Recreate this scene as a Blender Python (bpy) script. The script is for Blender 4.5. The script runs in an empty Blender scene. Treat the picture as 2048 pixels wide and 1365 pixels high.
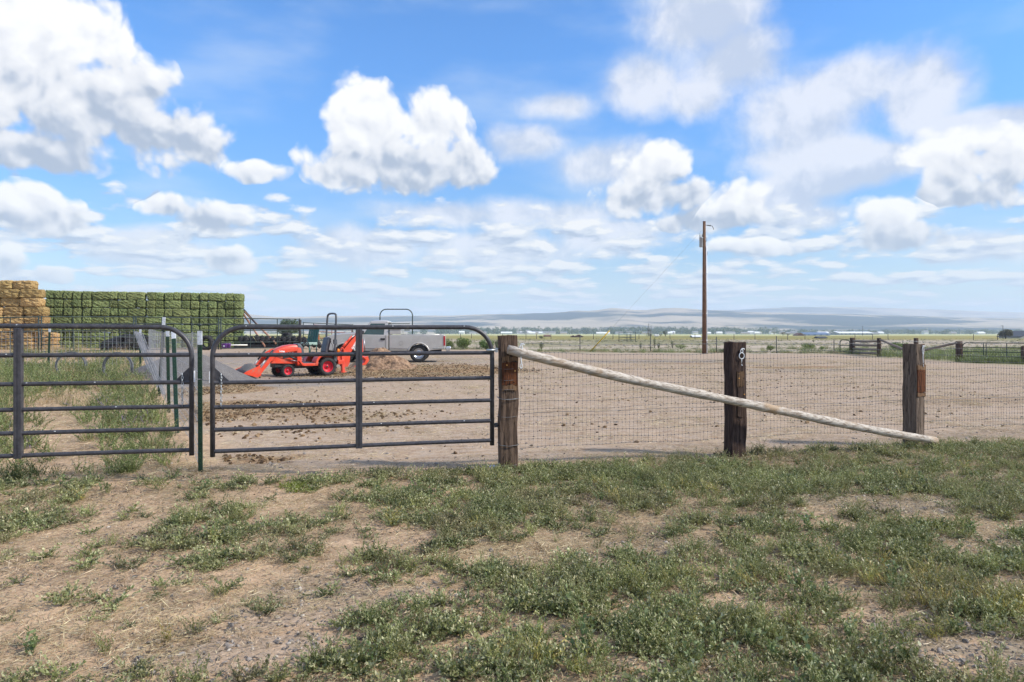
import bpy, bmesh, math, random
import numpy as np
from mathutils import Vector, Matrix, Euler
R = math.radians
rnd = random.Random(7)
rng = np.random.default_rng(11)
SC = bpy.context.scene
COL = SC.collection
EYE = 1.52          # camera height over the corral dirt, metres
F = 1365.0          # focal length in photograph pixels
HORIZON = 667.0

def at(px, py, y):            # a point seen in the photograph at depth y (metres)
    return Vector(((px-1024)/F*y, y, EYE-(py-HORIZON)/F*y))
def gx(px, y): return (px-1024)/F*y

# ---------------------------------------------------------------- noise (numpy)
def _hash(ix, iy, s):
    n = (ix.astype(np.int64)*374761393 + iy.astype(np.int64)*668265263 + s*974634777) & 0xffffffff
    n = ((n ^ (n >> 13))*1274126177) & 0xffffffff
    return ((n ^ (n >> 16)) & 0xffff)/65535.0
def vnoise(x, y, s=0):
    x = np.asarray(x, float); y = np.asarray(y, float)
    ix = np.floor(x); iy = np.floor(y); fx = x-ix; fy = y-iy
    fx = fx*fx*(3-2*fx); fy = fy*fy*(3-2*fy)
    a = _hash(ix, iy, s); b = _hash(ix+1, iy, s); c = _hash(ix, iy+1, s); d = _hash(ix+1, iy+1, s)
    return (a*(1-fx)+b*fx)*(1-fy)+(c*(1-fx)+d*fx)*fy
def fbm(x, y, o=4, s=0):
    t = 0; a = .5; k = 1.0
    for i in range(o):
        t = t+a*vnoise(np.asarray(x)*k+i*17.3, np.asarray(y)*k-i*9.1, s+i); a *= .5; k *= 2.03
    return t/(1-.5**o)
def sstep(a, b, x):
    t = np.clip((np.asarray(x, float)-a)/(b-a), 0, 1); return t*t*(3-2*t)

# ---------------------------------------------------------------- mesh builder
class MB:
    def __init__(s): s.v = []; s.f = []; s.m = []; s.mi = 0; s.sm = []
    def add(s, vs, fs, smooth=False):
        o = len(s.v); s.v += [tuple(p) for p in vs]
        for f in fs: s.f.append(tuple(i+o for i in f)); s.m.append(s.mi); s.sm.append(smooth)
        return s
    def box(s, c, d, rot=None, taper=None):
        cx, cy, cz = c; hx, hy, hz = d[0]/2, d[1]/2, d[2]/2
        vs = []
        for z in (-1, 1):
            k = 1 if z < 0 or not taper else taper
            for x, y in ((-1, -1), (1, -1), (1, 1), (-1, 1)): vs.append(Vector((x*hx*k, y*hy*k, z*hz)))
        if rot is not None:
            m = Euler(rot).to_matrix() if not isinstance(rot, Matrix) else rot
            vs = [m @ p for p in vs]
        vs = [(p.x+cx, p.y+cy, p.z+cz) for p in vs]
        return s.add(vs, [(0, 3, 2, 1), (4, 5, 6, 7), (0, 1, 5, 4), (1, 2, 6, 5), (2, 3, 7, 6), (3, 0, 4, 7)])
    def tube(s, pts, r, n=8, caps=True, smooth=True):
        pts = [Vector(p) for p in pts]; N = len(pts)
        rr = r if isinstance(r, (list, tuple)) else [r]*N
        t0 = (pts[1]-pts[0]).normalized()
        up = Vector((0, 0, 1)) if abs(t0.z) < .9 else Vector((1, 0, 0))
        u = t0.cross(up).normalized(); vs = []
        for i, p in enumerate(pts):
            t = (pts[min(i+1, N-1)]-pts[max(i-1, 0)]).normalized()
            u = (u-t*u.dot(t)).normalized(); w = t.cross(u)
            for k in range(n):
                a = 2*math.pi*(k+.5)/n; vs.append(p+(u*math.cos(a)+w*math.sin(a))*rr[i])
        fs = []
        for i in range(N-1):
            for k in range(n):
                k2 = (k+1) % n; fs.append((i*n+k, i*n+k2, (i+1)*n+k2, (i+1)*n+k))
        s.add(vs, fs, smooth)
        if caps:
            o = len(s.v)-len(vs)
            s.f.append(tuple(o+k for k in reversed(range(n)))); s.m.append(s.mi); s.sm.append(False)
            s.f.append(tuple(o+(N-1)*n+k for k in range(n))); s.m.append(s.mi); s.sm.append(False)
        return s
    def lathe(s, prof, n=24, axis='z', c=(0, 0, 0), smooth=True, closed=False):
        vs = []; fs = []; m = len(prof)
        for k in range(n):
            a = 2*math.pi*k/n
            for (r, h) in prof:
                p = (r*math.cos(a), r*math.sin(a), h)
                if axis == 'x': p = (p[2], p[0], p[1])
                if axis == 'y': p = (p[0], p[2], p[1])
                vs.append((p[0]+c[0], p[1]+c[1], p[2]+c[2]))
        for k in range(n):
            k2 = (k+1) % n
            for i in range(m if closed else m-1):
                j = (i+1) % m; fs.append((k*m+i, k2*m+i, k2*m+j, k*m+j))
        return s.add(vs, fs, smooth)
    def prism(s, prof, a, b, axis='y', smooth=False):   # polygon in the plane across the axis, extruded a..b
        n = len(prof); vs = []
        for t in (a, b):
            for (p, q) in prof: vs.append({'y': (p, t, q), 'x': (t, p, q), 'z': (p, q, t)}[axis])
        fs = [tuple(range(n)), tuple(reversed(range(n, 2*n)))]
        o = len(s.v); s.add(vs, fs)
        s.add(vs, [])  if False else None
        for i in range(n):
            j = (i+1) % n
            s.f.append((o+j, o+i, o+n+i, o+n+j)); s.m.append(s.mi); s.sm.append(smooth)
        return s
    def loft(s, secs, smooth=False, caps=True, loop=True):
        n = len(secs[0]); vs = [p for sec in secs for p in sec]; fs = []
        for i in range(len(secs)-1):
            for k in range(n if loop else n-1):
                k2 = (k+1) % n; fs.append((i*n+k, i*n+k2, (i+1)*n+k2, (i+1)*n+k))
        if caps and loop:
            fs.append(tuple(reversed(range(n)))); fs.append(tuple((len(secs)-1)*n+k for k in range(n)))
        return s.add(vs, fs, smooth)
    def wire(s, pts, r):          # thin 3-sided wire
        return s.tube(pts, r, 3, False, False)
    def shift(s, d):
        s.v = [(p[0]-d[0], p[1]-d[1], p[2]-d[2]) for p in s.v]; return s
    def mesh(s, name, mats, fixn=True):
        me = bpy.data.meshes.new(name); me.from_pydata(s.v, [], s.f)
        for m in (mats if isinstance(mats, (list, tuple)) else [mats]): me.materials.append(m)
        me.polygons.foreach_set('material_index', s.m); me.polygons.foreach_set('use_smooth', s.sm)
        if fixn:
            b = bmesh.new(); b.from_mesh(me); bmesh.ops.recalc_face_normals(b, faces=b.faces); b.to_mesh(me); b.free()
        me.update(); return me

def tag(o, label=None, cat=None, group=None, kind=None):
    if label: o['label'] = label
    if cat: o['category'] = cat
    if group: o['group'] = group
    if kind: o['kind'] = kind
    return o
def thing(name, label, cat, loc=(0, 0, 0), rz=0, group=None):
    o = bpy.data.objects.new(name, None); COL.objects.link(o); o.empty_display_size = .2
    o.location = loc; o.rotation_euler = (0, 0, rz); return tag(o, label, cat, group)
def root_of(o):
    while o.parent: o = o.parent
    return o
def part(name, mb, mats, parent, world=False, bevel=0, seg=2, label=None, loc=None):
    if world: mb.shift(root_of(parent).location)
    me = mb.mesh(name, mats); o = bpy.data.objects.new(name, me); COL.objects.link(o); o.parent = parent
    if bevel:
        b = o.modifiers.new('bevel', 'BEVEL'); b.width = bevel; b.segments = seg; b.limit_method = 'ANGLE'; b.angle_limit = R(40)
        me.polygons.foreach_set('use_smooth', [True]*len(me.polygons))
        w = o.modifiers.new('wn', 'WEIGHTED_NORMAL'); w.keep_sharp = False
    if label: o['label'] = label
    if loc: o.location = loc
    return o
def solo(name, mb, mats, label, cat, base=(0, 0, 0), world=True, group=None, bevel=0, kind=None):
    if world: mb.shift(base)
    me = mb.mesh(name, mats); o = bpy.data.objects.new(name, me); COL.objects.link(o); o.location = base
    if bevel:
        b = o.modifiers.new('bevel', 'BEVEL'); b.width = bevel; b.segments = 2; b.limit_method = 'ANGLE'
    return tag(o, label, cat, group, kind)
def dup(o, parent=None):      # a thing with copies of its parts and their sub-parts
    c = o.copy(); COL.objects.link(c)
    if parent: c.parent = parent
    for ch in list(o.children): dup(ch, c)
    return c

# ---------------------------------------------------------------- materials
class NT:
    def __init__(s, tree): s.t = tree; s.n = tree.nodes; s.l = tree.links
    def node(s, typ, **kw):
        n = s.n.new(typ)
        for k, v in kw.items(): setattr(n, k, v)
        return n
    def put(s, sock, v):
        if hasattr(v, 'is_output') or isinstance(v, bpy.types.NodeSocket): s.l.new(v, sock)
        elif v is not None: sock.default_value = v
    def m(s, op, a, b=None, c=None, clamp=False):
        n = s.node('ShaderNodeMath', operation=op, use_clamp=clamp); s.put(n.inputs[0], a)
        if b is not None: s.put(n.inputs[1], b)
        if c is not None: s.put(n.inputs[2], c)
        return n.outputs[0]
    def vm(s, op, a, b=None, c=None):
        n = s.node('ShaderNodeVectorMath', operation=op); s.put(n.inputs[0], a)
        if b is not None: s.put(n.inputs[1], b)
        if c is not None: s.put(n.inputs[2], c)
        return n.outputs['Value' if op in ('DOT_PRODUCT', 'LENGTH', 'DISTANCE') else 'Vector']
    def scale(s, v, k):
        n = s.node('ShaderNodeVectorMath', operation='SCALE'); s.put(n.inputs[0], v); s.put(n.inputs['Scale'], k); return n.outputs[0]
    def ss(s, x, a, b, lo=0., hi=1.):
        n = s.node('ShaderNodeMapRange', interpolation_type='SMOOTHSTEP'); s.put(n.inputs['Value'], x)
        n.inputs['From Min'].default_value = a; n.inputs['From Max'].default_value = b
        n.inputs['To Min'].default_value = lo; n.inputs['To Max'].default_value = hi; return n.outputs[0]
    def lin(s, x, a, b, lo=0., hi=1.):
        n = s.node('ShaderNodeMapRange'); s.put(n.inputs['Value'], x)
        n.inputs['From Min'].default_value = a; n.inputs['From Max'].default_value = b
        n.inputs['To Min'].default_value = lo; n.inputs['To Max'].default_value = hi; return n.outputs[0]
    def noise(s, vec=None, scale=5., detail=4., rough=.55, dist=0., dim='3D', typ='FBM'):
        n = s.node('ShaderNodeTexNoise', noise_dimensions=dim, noise_type=typ)
        if vec is not None: s.l.new(vec, n.inputs['Vector'])
        n.inputs['Scale'].default_value = scale; n.inputs['Detail'].default_value = detail
        n.inputs['Roughness'].default_value = rough; n.inputs['Distortion'].default_value = dist
        return n.outputs['Fac'] if 'Fac' in n.outputs else n.outputs[0]
    def voro(s, vec, scale, feature='F1', rand=1., detail=0., smooth=None, out='Distance', dim='3D'):
        n = s.node('ShaderNodeTexVoronoi', feature=feature, voronoi_dimensions=dim); s.l.new(vec, n.inputs['Vector'])
        n.inputs['Scale'].default_value = scale; n.inputs['Randomness'].default_value = rand
        if 'Detail' in n.inputs: n.inputs['Detail'].default_value = detail
        if smooth is not None: n.inputs['Smoothness'].default_value = smooth
        return n.outputs[out]
    def mix(s, f, a, b, mode='MIX'):
        n = s.node('ShaderNodeMix', data_type='RGBA', blend_type=mode); s.put(n.inputs[0], f)
        s.put(n.inputs[6], tuple(a)+(1,) if isinstance(a, (tuple, list)) and len(a) == 3 else a)
        s.put(n.inputs[7], tuple(b)+(1,) if isinstance(b, (tuple, list)) and len(b) == 3 else b)
        return n.outputs[2]
    def comb(s, x, y, z=0.):
        n = s.node('ShaderNodeCombineXYZ'); s.put(n.inputs[0], x); s.put(n.inputs[1], y); s.put(n.inputs[2], z); return n.outputs[0]
    def sep(s, v):
        n = s.node('ShaderNodeSeparateXYZ'); s.l.new(v, n.inputs[0]); return n.outputs
    def attr(s, name, typ='GEOMETRY', out='Fac'):
        n = s.node('ShaderNodeAttribute', attribute_name=name, attribute_type=typ); return n.outputs[out]
    def mapping(s, vec, sc=(1, 1, 1), loc=(0, 0, 0), rot=(0, 0, 0)):
        n = s.node('ShaderNodeMapping'); s.l.new(vec, n.inputs[0]); n.inputs['Scale'].default_value = sc
        n.inputs['Location'].default_value = loc; n.inputs['Rotation'].default_value = rot; return n.outputs[0]
    def bump(s, h, strength=.4, dist=.01):
        n = s.node('ShaderNodeBump'); s.l.new(h, n.inputs['Height']); n.inputs['Strength'].default_value = strength
        n.inputs['Distance'].default_value = dist; return n.outputs[0]

def newmat(name):
    m = bpy.data.materials.new(name); m.use_nodes = True; t = NT(m.node_tree)
    b = m.node_tree.nodes['Principled BSDF']; return m, t, b
def objco(t): return t.node('ShaderNodeTexCoord').outputs['Object']
def worldco(t): return t.node('ShaderNodeNewGeometry').outputs['Position']
def mat(name, c1, c2=None, scale=8., rough=.5, metal=0., bump=0., bscale=None, stretch=(1, 1, 1), spec=.5, coat=0., vary=0., lo=.35, hi=.65, dirt=None, dscale=3., dth=(.5, .7)):
    m, t, b = newmat(name); co = t.mapping(objco(t), stretch)
    col = tuple(c1)+(1,)
    if c2:
        f = t.noise(co, scale, 6, .6); col = t.mix(t.ss(f, lo, hi), c1, c2)
    if dirt:
        f = t.noise(t.vm('ADD', objco(t), (3.1, 7.7, 1.3)), dscale, 6, .65); col = t.mix(t.ss(f, dth[0], dth[1]), col, dirt)
    if vary:
        r = t.node('ShaderNodeObjectInfo').outputs['Random']
        h = t.node('ShaderNodeHueSaturation'); t.put(h.inputs['Color'], col)
        t.put(h.inputs['Value'], t.lin(r, 0, 1, 1-vary, 1+vary)); col = h.outputs[0]
    t.put(b.inputs['Base Color'], col)
    b.inputs['Roughness'].default_value = rough; b.inputs['Metallic'].default_value = metal
    b.inputs['Specular IOR Level'].default_value = spec; b.inputs['Coat Weight'].default_value = coat
    if bump:
        t.put(b.inputs['Normal'], t.bump(t.noise(co, bscale or scale, 6, .65), 1., bump))
    return m
EXPO = .25
HAZE = 2.6e-4
# ================================================================ sky and light
SUN_EL, SUN_AZ = R(38), R(102)      # azimuth clockwise from +Y (camera looks along +Y): the sun stands to the right
def sky():
    w = bpy.data.worlds.new('World'); SC.world = w; w.use_nodes = True
    t = NT(w.node_tree); bg = w.node_tree.nodes['Background']
    d = t.node('ShaderNodeTexCoord').outputs['Generated']
    st = t.node('ShaderNodeTexSky'); st.sky_type = 'NISHITA'; st.sun_disc = False
    st.sun_elevation = SUN_EL; st.sun_rotation = SUN_AZ; st.altitude = 800; st.air_density = 1.0; st.dust_density = .6; st.ozone_density = 1.0
    x, y, z = t.sep(d)
    az = t.m('ARCTAN2', x, y); el = t.m('ARCSINE', z)
    P = t.comb(az, el)
    def ang(px, py):
        a = math.atan((px-1024)/F); return a, math.atan((HORIZON-py)/F*math.cos(a))
    def field(P, blobs, k):
        acc = None
        for (px, py, rx, ry) in blobs:
            a, e = ang(px, py); ca = math.cos(a)
            ix = F/(rx*ca*ca); iy = F/(ry*ca)
            q = t.vm('MULTIPLY_ADD', P, (ix, iy, 0), (-a*ix, -e*iy, 0))
            dd = t.vm('DOT_PRODUCT', q, q)
            if acc is None: acc = dd
            else: acc = t.m('SMOOTH_MIN', acc, dd, k)
        return t.m('SUBTRACT', 1.0, t.m('SQRT', t.m('MAXIMUM', acc, 0.0)))
    crisp = [(80, 60, 215, 105), (20, 170, 210, 140), (235, 85, 85, 62), (170, 215, 240, 110), (320, 270, 160, 82), (400, 285, 75, 58), (275, 165, 90, 80), (70, 300, 160, 44),
             (725, 235, 85, 78), (855, 245, 95, 66), (800, 330, 200, 66), (925, 330, 72, 62), (660, 345, 60, 30),
             (35, 412, 130, 60), (110, 440, 70, 24), (318, 415, 55, 32), (405, 440, 115, 46), (515, 345, 62, 24),
             (1310, 340, 85, 66), (1320, 390, 140, 52), (1480, 410, 72, 60), (1430, 440, 120, 34),
             (1900, 330, 105, 84), (2010, 330, 110, 86), (1940, 385, 170, 36), (1765, 430, 78, 46), (1800, 475, 115, 32), (1515, 495, 110, 24),
             (20, 530, 60, 40), (110, 548, 52, 20), (465, 520, 85, 34)]
    soft = [(1390, 40, 130, 85), (1470, 130, 120, 75), (1290, 165, 105, 60), (1400, 195, 90, 42), (1600, 225, 160, 92), (1700, 165, 130, 66), (1860, 175, 110, 80),
            (1620, 305, 140, 46), (1060, 290, 80, 44), (1120, 210, 80, 32), (890, 430, 130, 30), (1110, 430, 170, 40), (1980, 240, 160, 34), (1640, 360, 130, 36), (1230, 470, 150, 40), (1620, 430, 110, 26), (700, 500, 160, 40), (300, 500, 140, 40), (1000, 500, 180, 44), (1180, 330, 120, 44), (1750, 330, 110, 44), (1560, 400, 120, 34), (1950, 500, 140, 36)]
    n3 = lambda Q, sc, det, ro=.55: t.noise(Q, sc, det, ro)
    warp = t.node('ShaderNodeTexNoise', noise_dimensions='2D'); t.l.new(P, warp.inputs['Vector']); warp.inputs['Scale'].default_value = 9; warp.inputs['Detail'].default_value = 3
    wv = t.scale(t.vm('SUBTRACT', warp.outputs['Color'], (.5, .5, .5)), .034)
    Pw = t.vm('ADD', P, t.vm('MULTIPLY', wv, (1.25, .8, 0)))
    E = 2**EXPO
    K = 10/E          # cloud colours are given as displayed radiance, the sky in the scale of the Background strength .1
    cc = lambda r, g, b: (r*K, g*K, b*K)
    def n2(Q, sc, det, ro=.55): return t.noise(Q, sc, det, ro, dim='2D')
    def puff(Q):      # billowing detail: rounded cells over fractal noise
        v = t.voro(Q, 21, 'SMOOTH_F1', 1., 2.5, .3, dim='2D')
        return t.m('SUBTRACT', .36, v)
    slow = t.m('SUBTRACT', n2(Pw, 5.5, 7, .62), .5)
    F0 = field(Pw, crisp, .5)
    masses = [(185, 190, 340, 175), (810, 295, 195, 125), (40, 415, 140, 58), (400, 430, 120, 50), (515, 345, 70, 28), (1325, 365, 150, 95), (1480, 420, 95, 62), (1950, 345, 190, 90), (1775, 450, 115, 62), (1515, 495, 120, 28), (20, 530, 65, 44), (110, 548, 56, 24), (465, 520, 90, 38)]
    acc = rel = None      # height within the nearest cloud, -1 at its base and 1 at its top
    for (px, py, rx, ry) in masses:
        a, e = ang(px, py); ca = math.cos(a); ix = F/(rx*ca*ca); iy = F/(ry*ca)
        q = t.vm('MULTIPLY_ADD', Pw, (ix, iy, 0), (-a*ix, -e*iy, 0)); dd = t.vm('DOT_PRODUCT', q, q); qy = t.sep(q)[1]
        if acc is None: acc, rel = dd, qy
        else:
            k_ = t.m('LESS_THAN', dd, acc); rel = t.m('ADD', rel, t.m('MULTIPLY', k_, t.m('SUBTRACT', qy, rel))); acc = t.m('MINIMUM', acc, dd)
    p0 = puff(Pw); p1 = puff(t.vm('ADD', Pw, (.006, .014, 0)))
    f0 = t.m('ADD', F0, t.m('ADD', t.m('MULTIPLY', p0, .62), t.m('ADD', t.m('MULTIPLY', slow, .90), .20)))
    f0 = t.m('SUBTRACT', f0, t.ss(F0, -.06, -.28, 0, .9)); a_c = t.ss(f0, -.07, .32)
    lit = t.m('ADD', t.m('ADD', t.m('MULTIPLY', rel, .32), .09), t.m('MULTIPLY', t.m('SUBTRACT', p0, p1), .38))
    lit = t.m('ADD', lit, t.m('MULTIPLY', slow, .55))
    lit = t.m('SUBTRACT', lit, t.ss(f0, .15, 1.0, 0, .10))
    c_c = t.mix(t.ss(lit, -.26, .06), cc(.45, .53, .67), cc(.88, .90, .95))
    c_c = t.mix(t.ss(lit, .0, .30), c_c, cc(1.06, 1.06, 1.06))
    # veils
    sn = t.m('SUBTRACT', n2(Pw, 7, 7, .58), .5); sn1 = t.m('SUBTRACT', n2(t.vm('ADD', Pw, (.012, .03, 0)), 7, 5, .58), .5)
    fs = t.m('ADD', field(Pw, soft, .5), t.m('MULTIPLY', sn, 1.5))
    a_s = t.m('MULTIPLY', t.ss(fs, -.28, .52), .92)
    c_s = t.mix(t.ss(t.m('SUBTRACT', sn, sn1), -.13, .13), cc(.60, .68, .84), cc(.88, .91, 1.0))
    # broken low deck towards the horizon: features shrink with distance
    lg = t.m('LOGARITHM', t.m('ADD', t.m('MAXIMUM', el, 0.0), .04), math.e)
    Q = t.vm('ADD', t.comb(t.m('MULTIPLY', az, 5.6), t.m('MULTIPLY', lg, 3.0)), t.scale(wv, 4.0))
    def low(Q, d): return t.m('ADD', n2(Q, 1.7, d, .60), t.m('MULTIPLY', t.m('SUBTRACT', .38, t.voro(Q, 2.4, 'SMOOTH_F1', 1., 1.5, .35, dim='2D')), .42))
    l0 = low(Q, 7); l1 = low(t.vm('ADD', Q, (.05, .17, 0)), 5)
    cov = t.m('ADD', t.ss(el, .02, .08, .08, .17), t.ss(el, .12, .28, 0, -.62))
    dl = t.m('ADD', l0, cov); a_l = t.m('MULTIPLY', t.ss(dl, .42, .62), .95)
    ll = t.m('SUBTRACT', l0, l1)
    c_l = t.mix(t.ss(ll, -.16, .02), cc(.46, .56, .73), cc(.76, .82, .92))
    c_l = t.mix(t.ss(ll, .03, .19), c_l, cc(1.0, 1.0, 1.0))
    cir = t.m('MULTIPLY', t.ss(n2(t.mapping(P, (2.2, 7, 1), rot=(0, 0, .25)), 1.6, 5, .5), .42, .82), .38)
    # clear sky
    h = t.node('ShaderNodeHueSaturation'); t.put(h.inputs['Color'], st.outputs[0]); h.inputs['Saturation'].default_value = 1.12
    g = 1.62/E*1.0
    skc = t.scale(t.mix(1.0, h.outputs[0], t.mix(t.ss(el, .02, .30), (.80*g, .93*g, 1.08*g), (.60*g, .98*g, 1.30*g)), 'MULTIPLY'), t.ss(el, .05, .42, .84, 1.22))
    hz = t.ss(el, -.01, .15, .66, 0.)
    c = t.mix(cir, skc, cc(.80, .90, 1.0))
    c = t.mix(a_s, c, c_s); c = t.mix(a_l, c, c_l); c = t.mix(a_c, c, c_c)
    c = t.mix(hz, c, cc(.73, .81, .90))
    t.l.new(c, bg.inputs['Color']); bg.inputs['Strength'].default_value = .1
    # high overhead and behind: the same sky under an even scatter of broken cloud
    bg2 = t.node('ShaderNodeBackground'); bg2.inputs['Strength'].default_value = .1
    t.l.new(t.mix(t.ss(n2(P, 3, 2, .5), .40, .62, .1, .8), skc, cc(.90, .92, .96)), bg2.inputs['Color'])
    win = t.m('MULTIPLY', t.ss(el, .62, .50), t.ss(y, -.1, .15))
    win = t.m('MULTIPLY', win, t.m('GREATER_THAN', el, -.03))
    ms = t.node('ShaderNodeMixShader'); t.l.new(win, ms.inputs[0]); t.l.new(bg2.outputs[0], ms.inputs[1]); t.l.new(bg.outputs[0], ms.inputs[2])
    t.l.new(ms.outputs[0], w.node_tree.nodes['World Output'].inputs['Surface'])
    w.cycles.sampling_method = 'MANUAL'; w.cycles.sample_map_resolution = 512
sky()
sl = bpy.data.lights.new('sun', 'SUN'); sl.energy = 4.3; sl.angle = R(3.5); sl.color = (1.0, .93, .82)
so = bpy.data.objects.new('sun', sl); COL.objects.link(so)
sd = Vector((math.sin(SUN_AZ)*math.cos(SUN_EL), math.cos(SUN_AZ)*math.cos(SUN_EL), math.sin(SUN_EL)))
so.rotation_euler = (-sd).to_track_quat('-Z', 'Y').to_euler(); so.location = sd*60
# ================================================================ ground sheet
def terrain(x, y):
    x = np.asarray(x, float); y = np.asarray(y, float)
    left = sstep(-7.6, -12.5, x)                      # the yard behind the hay panels lies higher
    z = left*(.20*sstep(14, 24, y)+.47*sstep(24.5, 33, y))
    mid = sstep(2.0, -3.0, x)*(1-left)
    z = z+mid*.19*sstep(25.5, 30, y)
    z = z*(1-.75*sstep(60, 160, y))
    return z
def micro(x, y):
    near = 1-sstep(14, 40, y)
    z = near*((fbm(x*.8, y*.8, 3, 3)-.5)*.05*sstep(9.6, 8.4, y)+(fbm(x*4, y*4, 3, 5)-.5)*.03+(fbm(x*14, y*14, 2, 8)-.5)*.016)
    z = z+(1-near)*(fbm(x*.5, y*.5, 3, 4)-.5)*.06*sstep(400, 60, y)
    return z
def gz(x, y): return float(terrain(x, y)+micro(x, y))
def gza(x, y): return terrain(x, y)+micro(x, y)
def gp(px, py):               # ground point under a pixel of the photograph (fixed-point on the terrain)
    y = EYE*F/max(py-HORIZON, .5)
    for i in range(30):
        z = float(terrain(gx(px, y), y)); y = .5*y+.5*max(2, (EYE-z)*F/max(py-HORIZON, .5))
    x = gx(px, y); return Vector((x, y, gz(x, y)))
def blobs(x, y, lst):         # union of soft ellipses on the ground: (x, y, rx, ry, weight)
    m = np.zeros_like(np.asarray(x, float))
    for (cx, cy_, rx, ry, w) in lst:
        d = np.sqrt(((x-cx)/rx)**2+((y-cy_)/ry)**2); m = np.maximum(m, w*(1-sstep(.45, 1.15, d)))
    return m
def gb(px, py, rx, ry, w=1.): p = gp(px, py); return (p.x, p.y, rx, ry, w)
def axis(core, far, step0, grow):
    a = [0.0]; s = step0
    while a[-1] < far:
        if a[-1] > core: s *= grow
        a.append(a[-1]+s)
    return np.array(a)
xs_ = axis(9.0, 6000, .06, 1.045); xs = np.concatenate([-xs_[:0:-1], xs_])
ya = 2.0+axis(8.5, 6500, .05, 1.028); yb = 2.0-axis(.2, 400, .2, 1.25)[1:]
ys = np.concatenate([yb[::-1], ya])
GX, GY = np.meshgrid(xs, ys); gxf, gyf = GX.ravel(), GY.ravel()

def fence_line(x):            # edge between the front grass and the corral dirt
    return np.interp(x, [-30, -3.5, -2.9, -1.6, -.1, 2.6, 5.4, 8.2, 12, 30], [7.6, 7.6, 7.45, 7.6, 7.9, 8.75, 9.5, 10.0, 11.0, 15])
def depth_fence(y): return np.interp(y, [7.5, 9.5, 17, 25, 34], [-3.45, -4.5, -8.8, -13.3, -18.0])
wob = (fbm(gxf*.7, gyf*.7, 3, 21)-.5)
corral = sstep(-.35, .35, gyf-fence_line(gxf)+wob*1.2)*sstep(-.3, .3, gxf-depth_fence(gyf)-.3+wob)*(1-sstep(-2, 2, gxf-24+wob*4-.0*gyf))
backedge = np.interp(gxf, [-60, -20, 0, 13, 24, 60], [62, 58, 54, 51, 50, 46])
corral *= (1-sstep(-1.5, 1.5, gyf-backedge+wob*5))
manure = blobs(gxf+wob*2, gyf+wob*2, [gb(430, 820, 1.5, 2.6), gb(520, 815, 2.0, 1.6, .85), gb(640, 830, 2.2, 1.2, .4), gb(430, 780, 1.2, 2.4, .9), gb(480, 920, .9, .45, .55), gb(800, 745, 4.5, 3.5, .9), gb(930, 740, 3.5, 2.5, .75),
    gb(1590, 735, 3.0, 1.4, .55), gb(1420, 727, 3.5, 1.2, .5), gb(1960, 800, 2.5, 1.2, .35), gb(610, 745, 3.5, 2.2, .35), gb(330, 930, .9, .5, .3)])*corral
grey = blobs(gxf+wob*3, gyf+wob*2, [gb(520, 765, 4.2, 2.6), gb(450, 765, 4, 3.4), gb(640, 757, 2.6, 1.6, .7), gb(1330, 723, 8, 4.5, .6), gb(1620, 740, 6, 2.0, .5), gb(880, 722, 6, 5, .5), gb(560, 725, 8, 4, .7)])*corral
yellow = sstep(130, 190, gyf+wob*40)*(1-sstep(600, 1500, gyf))
pale = sstep(330, 520, gyf)
green = sstep(.45, .62, fbm(gxf*.035, gyf*.03, 4, 31))*sstep(48, 60, gyf)*.6
green = np.maximum(green, sstep(20, 26, gxf)*sstep(25, 34, gyf)*(1-sstep(48, 66, gyf))*.9)
front = 1-sstep(-.3, .3, gyf-fence_line(gxf)+wob)
front = np.maximum(front, sstep(.3, -.3, gxf-depth_fence(gyf)-.3+wob)*(1-sstep(36, 46, gyf+wob*8)))
gravel = blobs(gxf+wob*.6, gyf+wob*.6, [gb(640, 1190, .5, .5), gb(560, 1290, .7, .3, .9), gb(1750, 1005, 1.0, .45, .9), gb(1980, 1310, .7, .35), gb(1850, 1250, .5, .2, .8), gb(850, 1180, .35, .2, .7), gb(1100, 1160, .4, .25, .7), gb(1290, 1100, .5, .3, .6), gb(440, 1320, .6, .25, .7), gb(1280, 1310, .3, .15, .7), gb(1960, 1090, .6, .3, .6)])*front
straw = blobs(gxf+wob*.6, gyf+wob*.6, [gb(1860, 1035, .7, .3), gb(1000, 1110, 1.0, .45, .6), gb(1750, 930, 3, .8, .6), gb(360, 930, .5, .5, .8), gb(1950, 950, 1.5, .8, .8), gb(250, 1250, 1.2, .6, .4), gb(600, 1120, .6, .4, .3)])
weedy = front*sstep(.3, .6, fbm(gxf*1.1, gyf*1.1, 3, 41)+.12*np.clip(gxf, -2, 3))*.8

me = bpy.data.meshes.new('ground'); nx, ny = len(xs), len(ys)
co3 = np.empty((nx*ny, 3), np.float32); co3[:, 0] = gxf; co3[:, 1] = gyf; co3[:, 2] = gza(gxf, gyf)-.35*sstep(900, 1600, gyf)*0
ii = np.arange(nx*ny).reshape(ny, nx); q = np.stack([ii[:-1, :-1], ii[:-1, 1:], ii[1:, 1:], ii[1:, :-1]], -1).reshape(-1, 4)
me.vertices.add(nx*ny); me.vertices.foreach_set('co', co3.ravel()); nq = len(q)
me.loops.add(nq*4); me.loops.foreach_set('vertex_index', q.ravel().astype(np.int32)); me.polygons.add(nq)
me.polygons.foreach_set('loop_start', np.arange(0, nq*4, 4, dtype=np.int32)); me.polygons.foreach_set('loop_total', np.full(nq, 4, np.int32))
me.polygons.foreach_set('use_smooth', np.ones(nq, bool)); me.update(calc_edges=True)
for nm, arr in (('corral', corral), ('manure', manure), ('grey', grey), ('yellow', yellow), ('pale', pale), ('green', green), ('front', front), ('gravel', gravel), ('straw', straw), ('weedy', weedy)):
    me.attributes.new(nm, 'FLOAT', 'POINT').data.foreach_set('value', np.asarray(arr, np.float32))
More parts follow.
